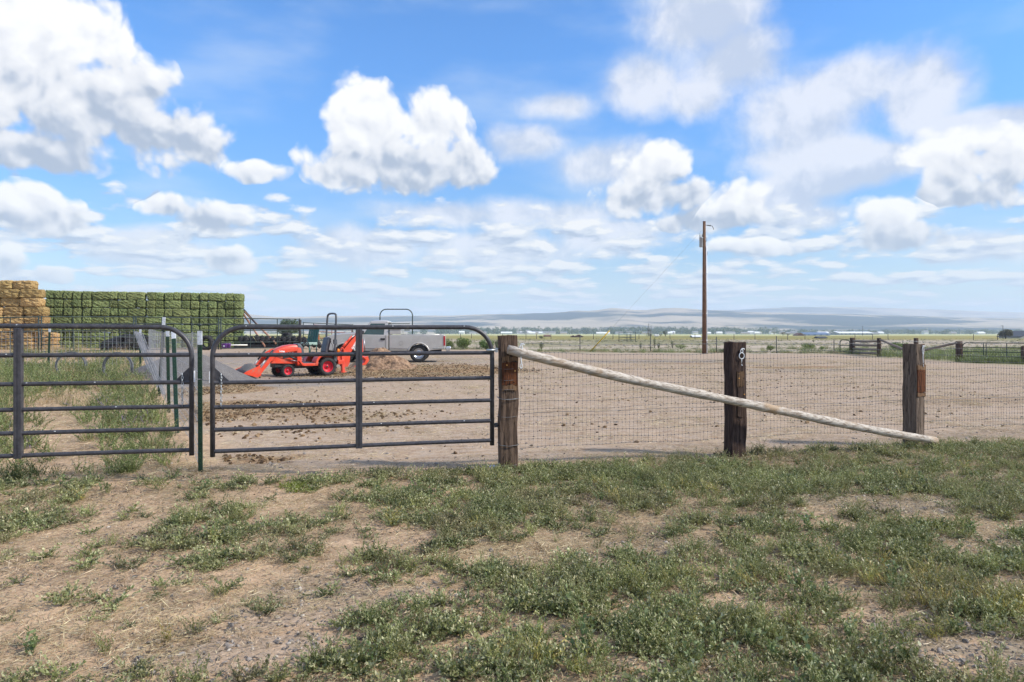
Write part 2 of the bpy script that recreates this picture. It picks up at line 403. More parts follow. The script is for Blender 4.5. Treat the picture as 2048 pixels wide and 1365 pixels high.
def ground_mat():
    m, t, b = newmat('earth'); p = worldco(t); A = lambda n: t.attr(n)
    n1 = t.noise(p, .9, 6, .6); n2 = t.noise(p, 9, 6, .65); n3 = t.noise(p, 45, 4, .6); n4 = t.noise(t.mapping(p, (1, 2.4, 1)), 3.2, 5, .6)
    crumb = t.voro(p, 38, 'F1'); peb = t.voro(p, 70, 'F1', out='Color'); pebd = t.voro(p, 70, 'F1')
    soil = t.mix(t.ss(n2, .3, .7), (.38, .25, .155), (.58, .42, .275)); soil = t.mix(t.ss(n1, .35, .7), soil, (.52, .36, .23))
    dirt = t.mix(t.ss(n2, .3, .7), (.305, .21, .136), (.435, .325, .225)); dirt = t.mix(t.ss(n4, .38, .62, 0, .75), dirt, (.46, .36, .275))
    dirt = t.mix(t.ss(t.noise(p, 4.1, 6, .75), .56, .66, 0, .75), dirt, (.21, .135, .09))
    dirt = t.mix(t.ss(t.noise(p, 17, 4, .7), .56, .66, 0, .55), dirt, (.22, .15, .105))
    dung = t.mix(t.ss(n2, .35, .62), (.115, .068, .036), (.37, .235, .125)); dung = t.mix(t.ss(n3, .5, .75), dung, (.42, .29, .16))
    grv = t.mix(t.ss(n3, .3, .7), (.18, .16, .145), (.33, .295, .265))
    pg = t.node('ShaderNodeSeparateColor'); t.l.new(peb, pg.inputs[0])
    grv2 = t.mix(pg.outputs[0], (.17, .15, .13), (.42, .36, .30))
    fld = t.mix(t.ss(t.noise(t.mapping(p, (.25, 1, 1)), .35, 7, .65), .35, .65), (.34, .27, .195), (.52, .44, .34))
    fld = t.mix(t.ss(t.noise(t.mapping(p, (.2, 1, 1)), .12, 6, .6), .52, .66, 0, .75), fld, (.21, .20, .10))
    yel = t.mix(t.ss(t.noise(t.mapping(p, (.12, 1, 1)), .06, 6, .65), .35, .65), (.36, .28, .085), (.20, .20, .06))
    pal = t.mix(t.ss(t.noise(t.mapping(p, (.1, 1, 1)), .012, 5, .6), .40, .60), (.66, .60, .30), (.30, .34, .15))
    grn = t.mix(t.ss(n2, .3, .7), (.10, .13, .035), (.24, .22, .09))
    stw = t.mix(t.ss(t.noise(t.mapping(p, (1, 1, 1)), 60, 5, .7), .35, .65), (.30, .20, .10), (.62, .47, .28))
    c = t.mix(A('green'), fld, grn); c = t.mix(A('yellow'), c, yel); c = t.mix(A('pale'), c, pal)
    soil = t.mix(t.ss(t.noise(p, 26, 5, .7), .52, .68, 0, .6), soil, (.17, .115, .075)); soil = t.mix(t.ss(t.noise(p, 2.2, 5, .65), .50, .66, 0, .6), soil, (.22, .155, .10))
    c = t.mix(A('corral'), c, dirt); c = t.mix(A('front'), c, soil)
    def brk(a, lo=.3, hi=.7): return t.ss(t.m('ADD', A(a), t.m('ADD', t.m('MULTIPLY', t.m('SUBTRACT', n2, .5), 1.6), t.m('MULTIPLY', t.m('SUBTRACT', n4, .5), 2.2))), lo, hi)
    c = t.mix(t.m('MULTIPLY', brk('grey'), .8), c, grv); c = t.mix(t.ss(t.m('ADD', t.m('MULTIPLY', A('manure'), 1.5), t.m('MULTIPLY', t.m('SUBTRACT', n4, .5), 1.6)), .25, 1.0), c, dung)
    c = t.mix(t.m('MULTIPLY', brk('weedy', .3, 1.0), .5), c, (.13, .12, .06))
    c = t.mix(t.m('MULTIPLY', brk('straw', .35, 1.0), .55), c, stw); c = t.mix(t.m('MULTIPLY', brk('gravel', .35, .9), .38), c, grv2)
    t.put(b.inputs['Base Color'], c); b.inputs['Roughness'].default_value = .95; b.inputs['Specular IOR Level'].default_value = .15
    h = t.m('ADD', t.m('MULTIPLY', n2, .03), t.m('ADD', t.m('MULTIPLY', n3, .008), t.m('MULTIPLY', crumb, .008)))
    t.put(b.inputs['Normal'], t.bump(h, .5, 1.0))
    return m
me.materials.append(ground_mat())
ground = bpy.data.objects.new('ground', me); COL.objects.link(ground); ground['kind'] = 'structure'
# ================================================================ shared materials
PI = math.pi
GATE = mat('charcoal_powder_coat', (.035, .034, .040), (.060, .058, .066), 20, .42, 0, .0008, dirt=(.11, .10, .095), dscale=9, dth=(.60, .80))
ZINC = mat('zinc_plate', (.55, .58, .60), (.35, .38, .41), 30, .38, .85)
WIRE = mat('galvanised_wire', (.13, .13, .135), (.24, .24, .24), 20, .6, .35)
WIREL = mat('bright_galvanised_wire', (.30, .31, .33), (.46, .46, .48), 12, .5, .4)
WHITE = mat('white_paint', (.66, .70, .76), (.74, .77, .80), 20, .6, dirt=(.40, .40, .38), dscale=30)
POSTG = mat('green_post_paint', (.012, .042, .020), (.020, .060, .030), 25, .5, 0, .0005, dirt=(.07, .065, .05), dscale=14, dth=(.58, .75))
ROPE = mat('white_nylon', (.82, .84, .86), (.62, .65, .68), 30, .4)
RUST = mat('rusty_steel', (.22, .085, .045), (.36, .20, .13), 10, .7)
BLACKR = mat('black_rubber', (.012, .012, .013), (.024, .023, .023), 12, .75, 0, .002)
def sm(pts, it=2):      # smooth polyline (corner cutting)
    pts = [Vector(p) for p in pts]
    for _ in range(it):
        q = [pts[0]]
        for a, b in zip(pts[:-1], pts[1:]): q += [a*.75+b*.25, a*.25+b*.75]
        q.append(pts[-1]); pts = q
    return pts
def arc(c, r, a0, a1, n, ax, ay):
    return [c+ax*(r*math.cos(R(a0+(a1-a0)*k/n)))+ay*(r*math.sin(R(a0+(a1-a0)*k/n))) for k in range(n+1)]
# ================================================================ tube gates
HS = [0.0, .219, .448, .697, .977, 1.262]
def gate(label, A, B, zA, zB, latch_at_A, both=True):
    """A, B ground-plan ends; zA, zB heights of the bottom rail."""
    L = (Vector((B[0], B[1], 0))-Vector((A[0], A[1], 0))).length; d = (Vector((B[0], B[1], 0))-Vector((A[0], A[1], 0)))/L; up = Vector((0, 0, 1))
    base = Vector((A[0], A[1], zA)); n = Vector((-d.y, d.x, 0))
    if n.y > 0: n = -n
    def P(s, h): return Vector((A[0], A[1], 0))+d*s+up*(zA+(zB-zA)*s/L+h)
    g = thing('gate', label, 'gate', P(L/2, -.05))
    rad = .30; r = .0245; H = HS[-1]
    pts = [P(0, -.055), P(0, H-rad)]
    pts += arc(P(rad, H-rad), rad, 180, 90, 10, d, up)[1:]
    pts += arc(P(L-rad, H-rad), rad, 90, 0, 10, d, up); pts += [P(L, -.055)]
    part('frame', MB().tube(pts, r, 14), GATE, g, True)
    for h in HS[:-1]:
        part('rail', MB().tube([P(r*.7, h), P(L*.25, h-.002), P(L*.5, h), P(L*.75, h+.002), P(L-r*.7, h)], .0215, 12, False), GATE, g, True)
    for s in (-.0175, .0175):
        w = MB(); c = P(L/2+s, (H-.02)/2-.012)+n*(.0 if s < 0 else .004)
        w.box(c, (.0345, .062, H+.01), Matrix((( d.x, n.x, 0), (d.y, n.y, 0), (0, 0, 1))))
        part('upright', w, GATE, g, True, .004)
    ends = ([(0, 1)] if latch_at_A else [])+([(L, -1)] if not latch_at_A else [])
    for (s0, sg) in ends:
        w = MB(); t0 = .006; h3 = HS[3]
        for t_ in (-t0, t0): pass
        tri = [P(s0+sg*.02, h3+.02), P(s0+sg*.155, h3+.02), P(s0+sg*.02, h3+.155)]
        w.add([p-n*t0 for p in tri]+[p+n*t0 for p in tri], [(0, 1, 2), (5, 4, 3), (0, 3, 4, 1), (1, 4, 5, 2), (2, 5, 3, 0)])
        part('gusset_plate', w, GATE, g, True)
        w = MB(); x0 = P(s0+sg*.085, h3+.075)+n*.02        # chain of oval links hanging from the plate
        for k in range(11):
            c = x0-up*(.030*k)+Vector((rnd.uniform(-.003, .003), 0, 0)); ax = d if k % 2 else n
            w.tube([c+ax*.009*math.cos(a)+up*.021*math.sin(a) for a in [2*PI*j/8 for j in range(9)]], .0034, 5, False)
        part('chain', w, ZINC, g, True)
        w = MB(); w.box(P(s0-sg*.026, h3+.06), (.006, .045, .115), Matrix(((d.x, n.x, 0), (d.y, n.y, 0), (0, 0, 1)))); part('reflector_strip', w, ROPE, g, True)
    if latch_at_A and both:
        w = MB(); w.tube([P(L-.07, HS[4]+.03)+n*.03, P(L+.03, HS[4]+.03)+n*.03], .016, 8); w.tube([P(L+.03, HS[4]+.03), P(L+.085, HS[4]+.045)], .011, 8)
        w.box(P(L+.05, HS[4]+.03), (.03, .05, .05)); part('hinge', w, ZINC, g, True)
        w = MB(); w.tube([P(L, HS[1]-.04), P(L+.05, HS[1]-.05), P(L+.11, HS[1]-.065)], .011, 8); w.box(P(L+.045, HS[1]-.05), (.035, .03, .05)); part('hinge', w, GATE, g, True)
    # bare paint chips
    for _ in range(9):
        w = MB(); s = rnd.uniform(.1, L-.1); h = rnd.choice(HS[1:]); rr = r if h == H else .0215
        c = P(min(max(s, .32), L-.32), h+rr*.5)+n*(rr*.86); w.tube([c-d*.006, c+d*.008], .0035, 5); part('paint_chip', w, ROPE, g, True)
    return g
gate('charcoal six-bar tube gate swung ajar in front of the red tractor', (-3.04, 6.93), (-.222, 7.62), .320, .325, True)
gate('charcoal six-bar tube gate at the left edge before the weedy track', (-6.32, 6.28), (-3.295, 7.02), .335, .320, False)

# ================================================================ railway-tie posts
def tie_mat(name, base, dark, scorch):
    m, t, b = newmat(name); p = objco(t)
    g1 = t.noise(t.mapping(p, (26, 26, 1.6)), 2.2, 6, .65); g2 = t.noise(t.mapping(p, (60, 60, 2.2)), 3, 4, .6)
    c = t.mix(t.ss(g1, .34, .66), dark, base); c = t.mix(t.ss(g2, .55, .72, 0, .75), c, (.022, .016, .013))
    crack = t.noise(t.mapping(p, (14, 14, .55)), 2.0, 3, .5); ck = t.ss(t.m('ABSOLUTE', t.m('SUBTRACT', crack, .5)), .0, .018, 1, 0)
    c = t.mix(t.m('MULTIPLY', ck, .8), c, (.012, .009, .008))
    b_ = t.noise(p, 4, 4, .6); c = t.mix(t.ss(b_, .55, .75, 0, .5), c, scorch)
    t.put(b.inputs['Base Color'], c); b.inputs['Roughness'].default_value = .92; b.inputs['Specular IOR Level'].default_value = .2
    h = t.m('SUBTRACT', t.m('ADD', t.m('MULTIPLY', g1, .012), t.m('MULTIPLY', g2, .006)), t.m('MULTIPLY', ck, .01))
    t.put(b.inputs['Normal'], t.bump(h, .9, 1.)); return m
TIE = tie_mat('weathered_tie', (.20, .135, .095), (.075, .048, .034), (.05, .034, .026))
TIE2 = tie_mat('creosoted_tie', (.10, .066, .052), (.032, .020, .018), (.02, .014, .013))
TIE3 = tie_mat('grey_weathered_tie', (.225, .170, .130), (.11, .080, .062), (.07, .052, .043))
STAIN = tie_mat('rust_brown_tie_face', (.17, .062, .026), (.055, .018, .009), (.03, .014, .009))
PALEW = tie_mat('pale_bared_wood', (.27, .165, .095), (.14, .08, .045), (.1, .055, .03))
DARKW = tie_mat('dull_bared_wood', (.17, .105, .06), (.07, .04, .024), (.03, .02, .014))
def tie_post(label, x, y, w, d_, h, rz, m, seed, patches, tilt=0):
    z0 = gz(x, y); o = thing('wooden_post', label, 'post', (x, y, z0), 0, 'railway tie posts of the near wire fence')
    o.rotation_euler = (0, R(tilt), R(rz))
    rr = random.Random(seed); secs = []; N = 16; per = 5
    for i in range(N+1):
        z = -.25+(h+.25)*i/N; ring = []
        for s_ in range(4):
            c0 = [(-1, -1), (1, -1), (1, 1), (-1, 1)][s_]; c1 = [(1, -1), (1, 1), (-1, 1), (-1, -1)][s_]
            for k in range(per):
                f = k/per; px_ = (c0[0]+(c1[0]-c0[0])*f)*w/2; py_ = (c0[1]+(c1[1]-c0[1])*f)*d_/2
                j = rr.uniform(-.004, .004)-(.006 if k == 0 else 0); q = Vector((px_, py_)); q = q*(1+j/q.length)
                wv = .005*math.sin(z*5+seed)+.004*math.sin(z*11+seed*2)
                zz = z-(rr.uniform(0, .012) if i == N else 0)
                ring.append((q.x+wv, q.y, zz))
        secs.append(ring)
    body = MB().loft(secs, False)
    part('post_body', body, m, o, False, .004)
    for (z1, z2, x1, x2, pm, side) in patches:      # bared or stained face, let in 4 mm proud of the weathered face
        n = 8; w_ = MB(); top = []; bot = []
        for k in range(n+1):
            xx = (x1+(x2-x1)*k/n)*w/2; top.append((xx, z2+rr.uniform(-.015, .012))); bot.append((xx, z1+rr.uniform(-.015, .015)))
        poly = bot+top[::-1]
        w_.prism(poly, -d_/2-.012, -d_/2+.01, 'y')
        part('bared_face', w_, pm, o, False)
    return o
p1 = tie_post('tall brown railway tie post the gate hangs from, with orange nail heads', -.045, 7.70, .205, .20, 1.50, 9, TIE, 3,
    [(.945, 1.20, -.80, .92, STAIN, 0), (.88, .944, -.75, .9, PALEW, 0), (1.203, 1.262, -.8, .93, PALEW, 0)])
p2 = tie_post('dark creosoted railway tie post with a white ring snap, middle of three', 2.785, 8.52, .205, .19, 1.432, 17, TIE2, 5,
    [(.88, 1.06, -.40, .55, DARKW, 0), (.50, .876, -.35, .5, TIE2, 0)])
p3 = tie_post('greyish railway tie post with a bright brown band, rightmost of three', 5.43, 9.23, .185, .20, 1.372, 27, TIE3, 8,
    [(.72, 1.02, -.86, .97, STAIN, 0), (1.023, 1.085, -.9, .97, PALEW, 0), (.655, .717, -.9, .97, PALEW, 0)])
def local(o, x, y, z): return o.matrix_basis @ Vector((x, y, z))
for o in (p1, p2, p3): o.matrix_basis  # transforms are set directly
nm = MB()
NAIL = mat('orange_nail_head', (.72, .30, .04), (.80, .42, .10), 40, .5)
for (x, z) in ((-.03, 1.165), (.062, 1.10)): part('nail_head', MB().tube([(x, -.118, z), (x, -.105, z)], .008, 8), NAIL, p1)
for (x, z) in ((.055, .78), (-.02, .98)): part('nail_head', MB().tube([(x, -.115, z), (x, -.09, z)], .006, 8), NAIL, p2)
hm = mat('bolt_hole', (.008, .006, .005), None, rough=1)
def holes(o, pts, d_):
    for (x, z) in pts: part('bolt_hole', MB().tube([(x, -d_/2-.0135, z), (x, -d_/2-.005, z)], .0075, 8), hm, o)
holes(p1, [(.045, 1.165), (-.05, 1.10), (-.055, .98), (.05, .97), (.0, .97)], .20)
holes(p2, [(-.02, 1.02), (.05, .98), (-.03, .80)], .19)
holes(p3, [(-.06, .80), (.06, .79), (-.05, .97), (-.02, 1.0), (.02, 1.0), (.055, .98), (-.06, .93)], .20)
# wires wrapped round the gate post, shallow arcs across its faces
for z in (1.135, 1.01, .905, .80, .60, .28, .06):
    hw = .107; hd = .104
    part('wrapped_wire', MB().tube(sm([(-hw, hd, z), (-hw, -hd, z-.01), (-.02, -hd-.013, z-.018), (hw, -hd, z-.004), (hw, hd, z+.004)], 1), .0022, 5, False), WIRE, p1)
for z in (.79, .275):
    part('wrapped_wire', MB().tube([(-.108, .10, z), (-.108, -.106, z), (0, -.119, z-.012), (.108, -.108, z), (.108, .1, z)], .0032, 5, False), WIRE, p1)
# ================================================================ diagonal brace pole
def pole_mat():
    m, t, b = newmat('bleached_pole'); p = objco(t)
    g = t.noise(t.mapping(p, (1.6, 14, 14), rot=(0, .215, 0)), 3, 7, .65); k = t.noise(p, 2.6, 5, .6); f = t.noise(t.mapping(p, (4, 50, 50)), 3, 4, .6)
    c = t.mix(t.ss(g, .33, .62), (.24, .185, .14), (.60, .54, .46)); c = t.mix(t.ss(k, .50, .66, 0, .8), c, (.40, .27, .155)); c = t.mix(t.ss(f, .60, .72, 0, .7), c, (.10, .075, .06))
    kn = t.voro(t.mapping(p, (2.2, 7, 7)), 1.6); c = t.mix(t.ss(kn, .06, .13, .85, 0), c, (.16, .085, .05))
    t.put(b.inputs['Base Color'], c); b.inputs['Roughness'].default_value = .85
    t.put(b.inputs['Normal'], t.bump(t.m('ADD', g, f), .6, .006)); return m
a = Vector((gx(1016, 7.53), 7.53, EYE-(699-HORIZON)/F*7.53)); b_ = Vector((gx(1872, 8.92), 8.92, EYE-(881-HORIZON)/F*8.92))
mid = Vector((gx(1475, 8.33), 8.33, EYE-(806-HORIZON)/F*8.33))
def brace():
    w = MB(); N = 34; n = 14; secs = []; ax = (b_-a).normalized(); u = ax.cross(Vector((0, 0, 1))).normalized(); v = u.cross(ax)
    for i in range(N+1):
        f = i/N; c = a.lerp(b_, f)+u*(.0)+v*(.05*4*f*(1-f)*0-.012*math.sin(f*9))*.8; c = c+v*(mid-a.lerp(b_, .52)).dot(v)*4*f*(1-f)
        r = .0545+(.050-.0545)*f+.003*math.sin(f*37)+.002*math.sin(f*81)
        if i in (0, N): r *= .93
        secs.append([c+(u*math.cos(2*PI*k/n)+v*math.sin(2*PI*k/n))*(r*(1+.05*vn1(k*1.3+i*.3))) for k in range(n)])
    w.loft(secs, True); return w
def vn1(t_): return float(vnoise(t_, 3.3))-.5
solo('brace_pole', brace(), pole_mat(), 'long bleached wooden pole slanting across the three tie posts', 'pole', a)

# ================================================================ snaps and rings hanging on the posts
def snap(label, o, x, z, d_, ring, hookside=1):
    w = MB(); y = -d_/2-.018; c = lambda dx, dz: local(o, x+dx, y, z+dz)
    w.tube([c(-.01, .055), c(.0, .062), c(.03, .058), c(.034, .045)], .006, 6)
    if ring:
        w.tube([c(.017*math.cos(t_)-.005, .030+.020*math.sin(t_)) for t_ in [2*PI*k/12 for k in range(13)]], .0055, 6, False)
        w.tube([c(.036*math.cos(t_)-.005, -.028+.038*math.sin(t_)) for t_ in [2*PI*k/18 for k in range(19)]], .0055, 6, False)
        w.tube([c(-.005, -.068), c(-.004, -.09), c(-.008, -.115)], .0045, 6); w.tube([c(-.006, -.128), c(.0, -.15), c(.006, -.145)], .004, 6)
    else:
        w.tube(sm([c(-.004, .055), c(-.020, .02), c(-.014, -.03), c(.0, -.06), c(.012, -.02), c(.014, .03), c(.004, .055)], 1), .0055, 6, False)
        w.tube(sm([c(.0, -.055), c(-.004, -.10), c(.006, -.15), c(.004, -.165)], 1), .006, 6)
        w.tube([c(.018*math.cos(t_)*.7, -.185+.024*math.sin(t_)) for t_ in [2*PI*k/12 for k in range(13)]] if hookside else [c(.002, -.18), c(.012, -.215)], .005, 6, False)
    return solo('snap_hook', w, ROPE, label, 'snap hook', c(0, 0), True, 'white snap hooks on the posts')
snap('white snap hook hanging over the brace pole on the gate post', p1, .118, 1.34, .34, False)
snap('white ring with eye bolt on the dark middle post', p2, .02, 1.285, .19, True)
snap('white straight snap dangling on the greyish right post', p3, .02, 1.28, .20, False, 0)

# ================================================================ near woven wire fence and its barbed strand
path = [Vector((.10, 7.82, 0)), Vector((2.80, 8.64, 0)), Vector((5.45, 9.35, 0)), Vector((8.3, 10.15, 0)), Vector((11.2, 11.0, 0))]
def along(s):
    for a0, b0 in zip(path[:-1], path[1:]):
        L = (b0-a0).length
        if s <= L: return a0.lerp(b0, s/L)
        s -= L
    return path[-1]
LT = sum((q-p).length for p, q in zip(path[:-1], path[1:]))
w = MB(); nrow = 13; z0, z1 = .20, 1.285
def fz(i, s): return z0+(z1-z0)*i/(nrow-1)+.010*math.sin(s*2.1+i*.6)+.007*math.sin(s*5.3+i)-.02*math.sin(s*.9)*(i/nrow)
step = .051; ns = int(LT/step)
for i in range(nrow):
    pts = []
    for k in range(0, ns+1, 2):
        s = k*step; p = along(s); pts.append((p.x, p.y+.006*math.sin(s*3+i), fz(i, s)))
    w.wire(pts, .0016 if i not in (0, 6, nrow-1) else .0022)
for k in range(ns+1):
    s = k*step; p = along(s); off = [(.004*math.sin(k*1.7+j)) for j in range(nrow)]
    w.wire([(p.x+off[j], p.y, fz(j, s)) for j in range(0, nrow, 2)], .0013)
for k in range(ns+1):
    s = k*step; p = along(s)
    for i in range(nrow):
        z = fz(i, s); w.box((p.x+.004*math.sin(k*1.7+i), p.y, z), (.008, .007, .009))
fence_near = thing('wire_fence', 'fine woven wire mesh fence stretched between the three tie posts', 'fence', (2.8, 8.64, 0))
part('wire_mesh', w, WIRE, fence_near, True)
w = MB(); pts = []
for k in range(120):
    s = k/119*LT; p = along(s); sag = .03*abs(math.sin(s*1.14)); pts.append((p.x, p.y-.02, 1.405-sag+.006*math.sin(s*7)))
w.tube(pts, .0026, 5, False)
for k in range(0, int(LT/.115)):
    s = k*.115+.03; p = along(s); z = 1.405-.03*abs(math.sin(s*1.14))+.006*math.sin(s*7)
    w.tube([(p.x-.010, p.y-.02, z+.011), (p.x+.010, p.y-.02, z-.011)], .0026, 4); w.tube([(p.x-.010, p.y-.026, z-.010), (p.x+.012, p.y-.014, z+.010)], .0026, 4)
part('barbed_wire', w, WIRE, fence_near, True)
w = MB(); w.tube([along(s)+Vector((0, -.01, .60+.006*math.sin(s*4))) for s in np.linspace(0, LT, 60)], .0028, 5, False); part('smooth_wire', w, WIRE, fence_near, True)

# ================================================================ steel T posts
def tpost(label, foot, top, white, m=None, group='green steel T posts', wsize=.05, studs=True):
    foot = Vector(foot); top = Vector(top); g = thing('steel_post', label, 'fence post', foot, 0, group)
    ax = (top-foot).normalized(); w = MB(); L = (top-foot).length
    q = Vector((0, 0, 1)).rotation_difference(ax).to_matrix()
    def seg(z_0, z_1, k=1.):
        mb = MB()
        mb.box(foot+ax*((z_0+z_1)/2), (wsize*k, .012*k, z_1-z_0), q); mb.box(foot+ax*((z_0+z_1)/2)+q @ Vector((0, .016, 0)), (.012*k, .03*k, z_1-z_0-.002), q)
        return mb
    w = seg(-.15, L-white)
    if studs:
        for k in range(int((L-white-.1)/.055)): w.box(foot+ax*(.1+k*.055)+q @ Vector((0, -.010, 0)), (.016, .012, .012), q)
    part('shaft', w, m or POSTG, g, True)
    if white: part('painted_tip', seg(L-white, L, 1.06), WHITE, g, True)
    return g
tpost('green steel post with blue white tip standing between the two gates', (gx(401, 7.42), 7.42, gz(gx(401, 7.42), 7.42)), (gx(399.5, 7.42), 7.42, 1.545), .15, wsize=.047)
w = MB()   # loose tie wire holding the gates to the post
w.tube(sm([at(384, 758, 7.15), at(396, 759, 7.36), at(405, 759, 7.36), at(412, 763, 7.2), at(424, 760, 7.0)], 2), .004, 6)
solo('tie_wire', w, WIRE, 'short loop of wire tying the left gate to the green post', 'wire', at(400, 759, 7.3))
# receding wire panel fence behind the left gate
DF = [Vector((-3.46, 7.52, 0)), Vector((-4.5, 9.5, 0)), Vector((-8.8, 17, 0)), Vector((-13.1, 24.6, 0))]
def dalong(s):
    for a0, b0 in zip(DF[:-1], DF[1:]):
        L = (b0-a0).length
        if s <= L: return a0.lerp(b0, s/L)
        s -= L
    return DF[-1]
DL = sum((q-p).length for p, q in zip(DF[:-1], DF[1:]))
fp = thing('panel_fence', 'pale welded wire panel fence receding from the green post beside the weeds', 'fence', (-6.5, 13, 0))
s = 0; plen = 4.9; hs = [0, .10, .20, .32, .46, .62, .80, 1.0, 1.22, 1.42]
while s < DL-.5:
    w = MB(); e = min(s+plen, DL); n = int((e-s)/.19); dz = rnd.uniform(-.02, .03)
    for i, h in enumerate(hs): w.tube([dalong(q)+Vector((0, 0, .10+h+dz+gz(*dalong(q)[:2])*.9)) for q in np.linspace(s, e, 12)], .0026, 4, False)
    for k in range(n+1):
        q = s+(e-s)*k/n; p = dalong(q); z = .10+dz+gz(p.x, p.y)*.9; lean = .02*math.sin(k)
        w.tube([p+Vector((0, 0, z)), p+Vector((lean*.2, 0, z+1.44))], .0021, 4, False)
    part('wire_panel', w, WIREL, fp, True); s += plen-.3
def stand(label, px, y, ztop, white, dx=0., dy=0., **k):
    x = gx(px, y); z = gz(x, y); return tpost(label, (x, y, z), (x+dx, y+dy, ztop), white, **k)
stand('dark studded steel post with tall silver tip along the wire panels', 318, 16.5, 1.91, .20, .12, 0, m=mat('dark_green_post', (.012, .022, .016), (.02, .035, .024), 20, .6), wsize=.07)
stand('green steel post with white tip leaning against the wire panels', 354, 10.4, 1.60, .17, -.23, .35, wsize=.062)
stand('upright green steel post just behind the leaning one', 338, 13.0, 1.56, .10, -.03, .0, wsize=.06)
stand('green steel post with white tip by the grey wire roll', 280.5, 23.4, 1.66, .26, .0, 0, wsize=.07)
stand('green steel post with white tip in the wire fence before the straw stack', 96.5, 23.6, 1.70, .14, .05, 0, wsize=.07)
# old wire panels and tin strips stood on end against the fence
for i, (px0, px1, y, bx) in enumerate(((284, 290, 20.5, 288), (290, 297, 18.5, 297), (297, 304, 16.8, 305))):
    w = MB(); zt = 1.62-.02*i
    for k in range(8):
        f = k/7; xt = gx(px0+(px1-px0)*f*.9, y); xb = gx(bx+(px1-px0)*f*.55, y-1.0); yb = y-1.0
        w.box(((xt+xb)/2, (y+yb)/2+.05*math.sin(k*2), (zt+gz(xb, yb))/2), (.009, .009, zt-gz(xb, yb)), (R(0), math.atan2(xt-xb, zt), 0))
    for h in (.2, .5, .8, 1.1, 1.4): w.tube([(gx(px0, y)+(gx(bx, y-1)-gx(px0, y))*(1-h/1.6), y-.5, h), (gx(px1, y)+(gx(bx+8, y-1)-gx(px1, y))*(1-h/1.6), y-.5, h)], .006, 4, False)
    solo('wire_panel_stack', w, WIREL, ['stack of pale wire panels leaning furthest back in the row', 'pale wire panel leaning in the middle of the row', 'pale wire panel leaning nearest the dark studded post'][i], 'wire panel', (gx(px0, y), y, 0), group='pale wire panels stood against the fence')
# cross fence of square field wire
cf = thing('field_fence', 'square mesh field fence crossing behind the weeds at left', 'fence', (-17, 24, 0))
w = MB(); x0, x1 = -22.0, -13.1; y0 = 24.0
for i in range(8):
    w.tube([(x, y0, gz(x, y0)+.08+i*.185+.015*math.sin(x*2+i)) for x in np.linspace(x0, x1, 30)], .0042, 4, False)
for k in range(int((x1-x0)/.15)):
    x = x0+k*.15; w.tube([(x, y0, gz(x, y0)+.08), (x+.01*math.sin(k), y0, gz(x, y0)+1.38)], .0042, 4, False)
part('wire_mesh', w, WIREL, cf, True)
# coils of old fence wire lying in the weeds
def coil(label, px, py, y, r, wr, n, yaw):
    x = gx(px, y); z = gz(x, y); g = MB(); rr = random.Random(int(px))
    for k in range(n):
        a0 = rr.uniform(0, 6); R_ = r*(1+rr.uniform(-.10, .06)); off = rr.uniform(-wr, wr); t_ = R(yaw)+rr.uniform(-.06, .06)
        g.tube([(x+math.cos(t_)*R_*math.cos(a)+math.sin(t_)*off, y+math.sin(t_)*R_*math.cos(a)-math.cos(t_)*off*.6, z+r*.95+R_*math.sin(a)+rr.uniform(-.004, .004)) for a in [2*PI*j/28 for j in range(29)]], .008, 4, False)
    return solo('wire_coil', g, mat('dull_wire', (.13, .14, .15), (.22, .23, .24), 12, .6, .4), label, 'wire coil', (x, y, z), group='coils of old fence wire')
coil('round coil of grey fence wire standing in the weeds left of the leaning panels', 236, 745, 20, .42, .07, 26, 0)
coil('thin coil of grey fence wire half hidden in dry weeds further left', 142, 745, 21, .40, .16, 9, 25)
# ================================================================ hay and straw stacks
def hay_mat(name, a, b_, c_, dk):
    m, t, b = newmat(name); p = objco(t)
    r = t.node('ShaderNodeObjectInfo').outputs['Random']
    off = t.vm('ADD', p, t.scale(t.comb(r, t.m('MULTIPLY', r, 7.7), t.m('MULTIPLY', r, 3.1)), 40.))
    n1 = t.noise(t.mapping(off, (7, 7, 16)), 1.6, 6, .7, .6); n2 = t.noise(off, 3.2, 5, .6); n3 = t.noise(t.mapping(off, (30, 30, 55)), 1.4, 4, .7)
    c = t.mix(t.ss(n1, .32, .66), a, b_); c = t.mix(t.ss(n3, .54, .70, 0, .8), c, c_); c = t.mix(t.ss(n2, .54, .72, 0, .55), c, dk)
    c = t.mix(t.ss(n3, .44, .32, 0, .8), c, dk)
    h = t.node('ShaderNodeHueSaturation'); t.put(h.inputs['Color'], c); t.put(h.inputs['Value'], t.lin(r, 0, 1, .80, 1.22)); t.put(h.inputs['Hue'], t.lin(t.m('FRACT', t.m('MULTIPLY', r, 9.7)), 0, 1, .488, .512))
    t.put(b.inputs['Base Color'], h.outputs[0]); b.inputs['Roughness'].default_value = .95; b.inputs['Specular IOR Level'].default_value = .1
    t.put(b.inputs['Normal'], t.bump(t.m('ADD', n1, n3), 1., .05)); return m
HAY = hay_mat('green_hay', (.135, .175, .068), (.26, .305, .125), (.50, .52, .29), (.05, .065, .028))
STRAW = hay_mat('golden_straw', (.40, .25, .10), (.60, .42, .19), (.84, .68, .40), (.17, .09, .035))
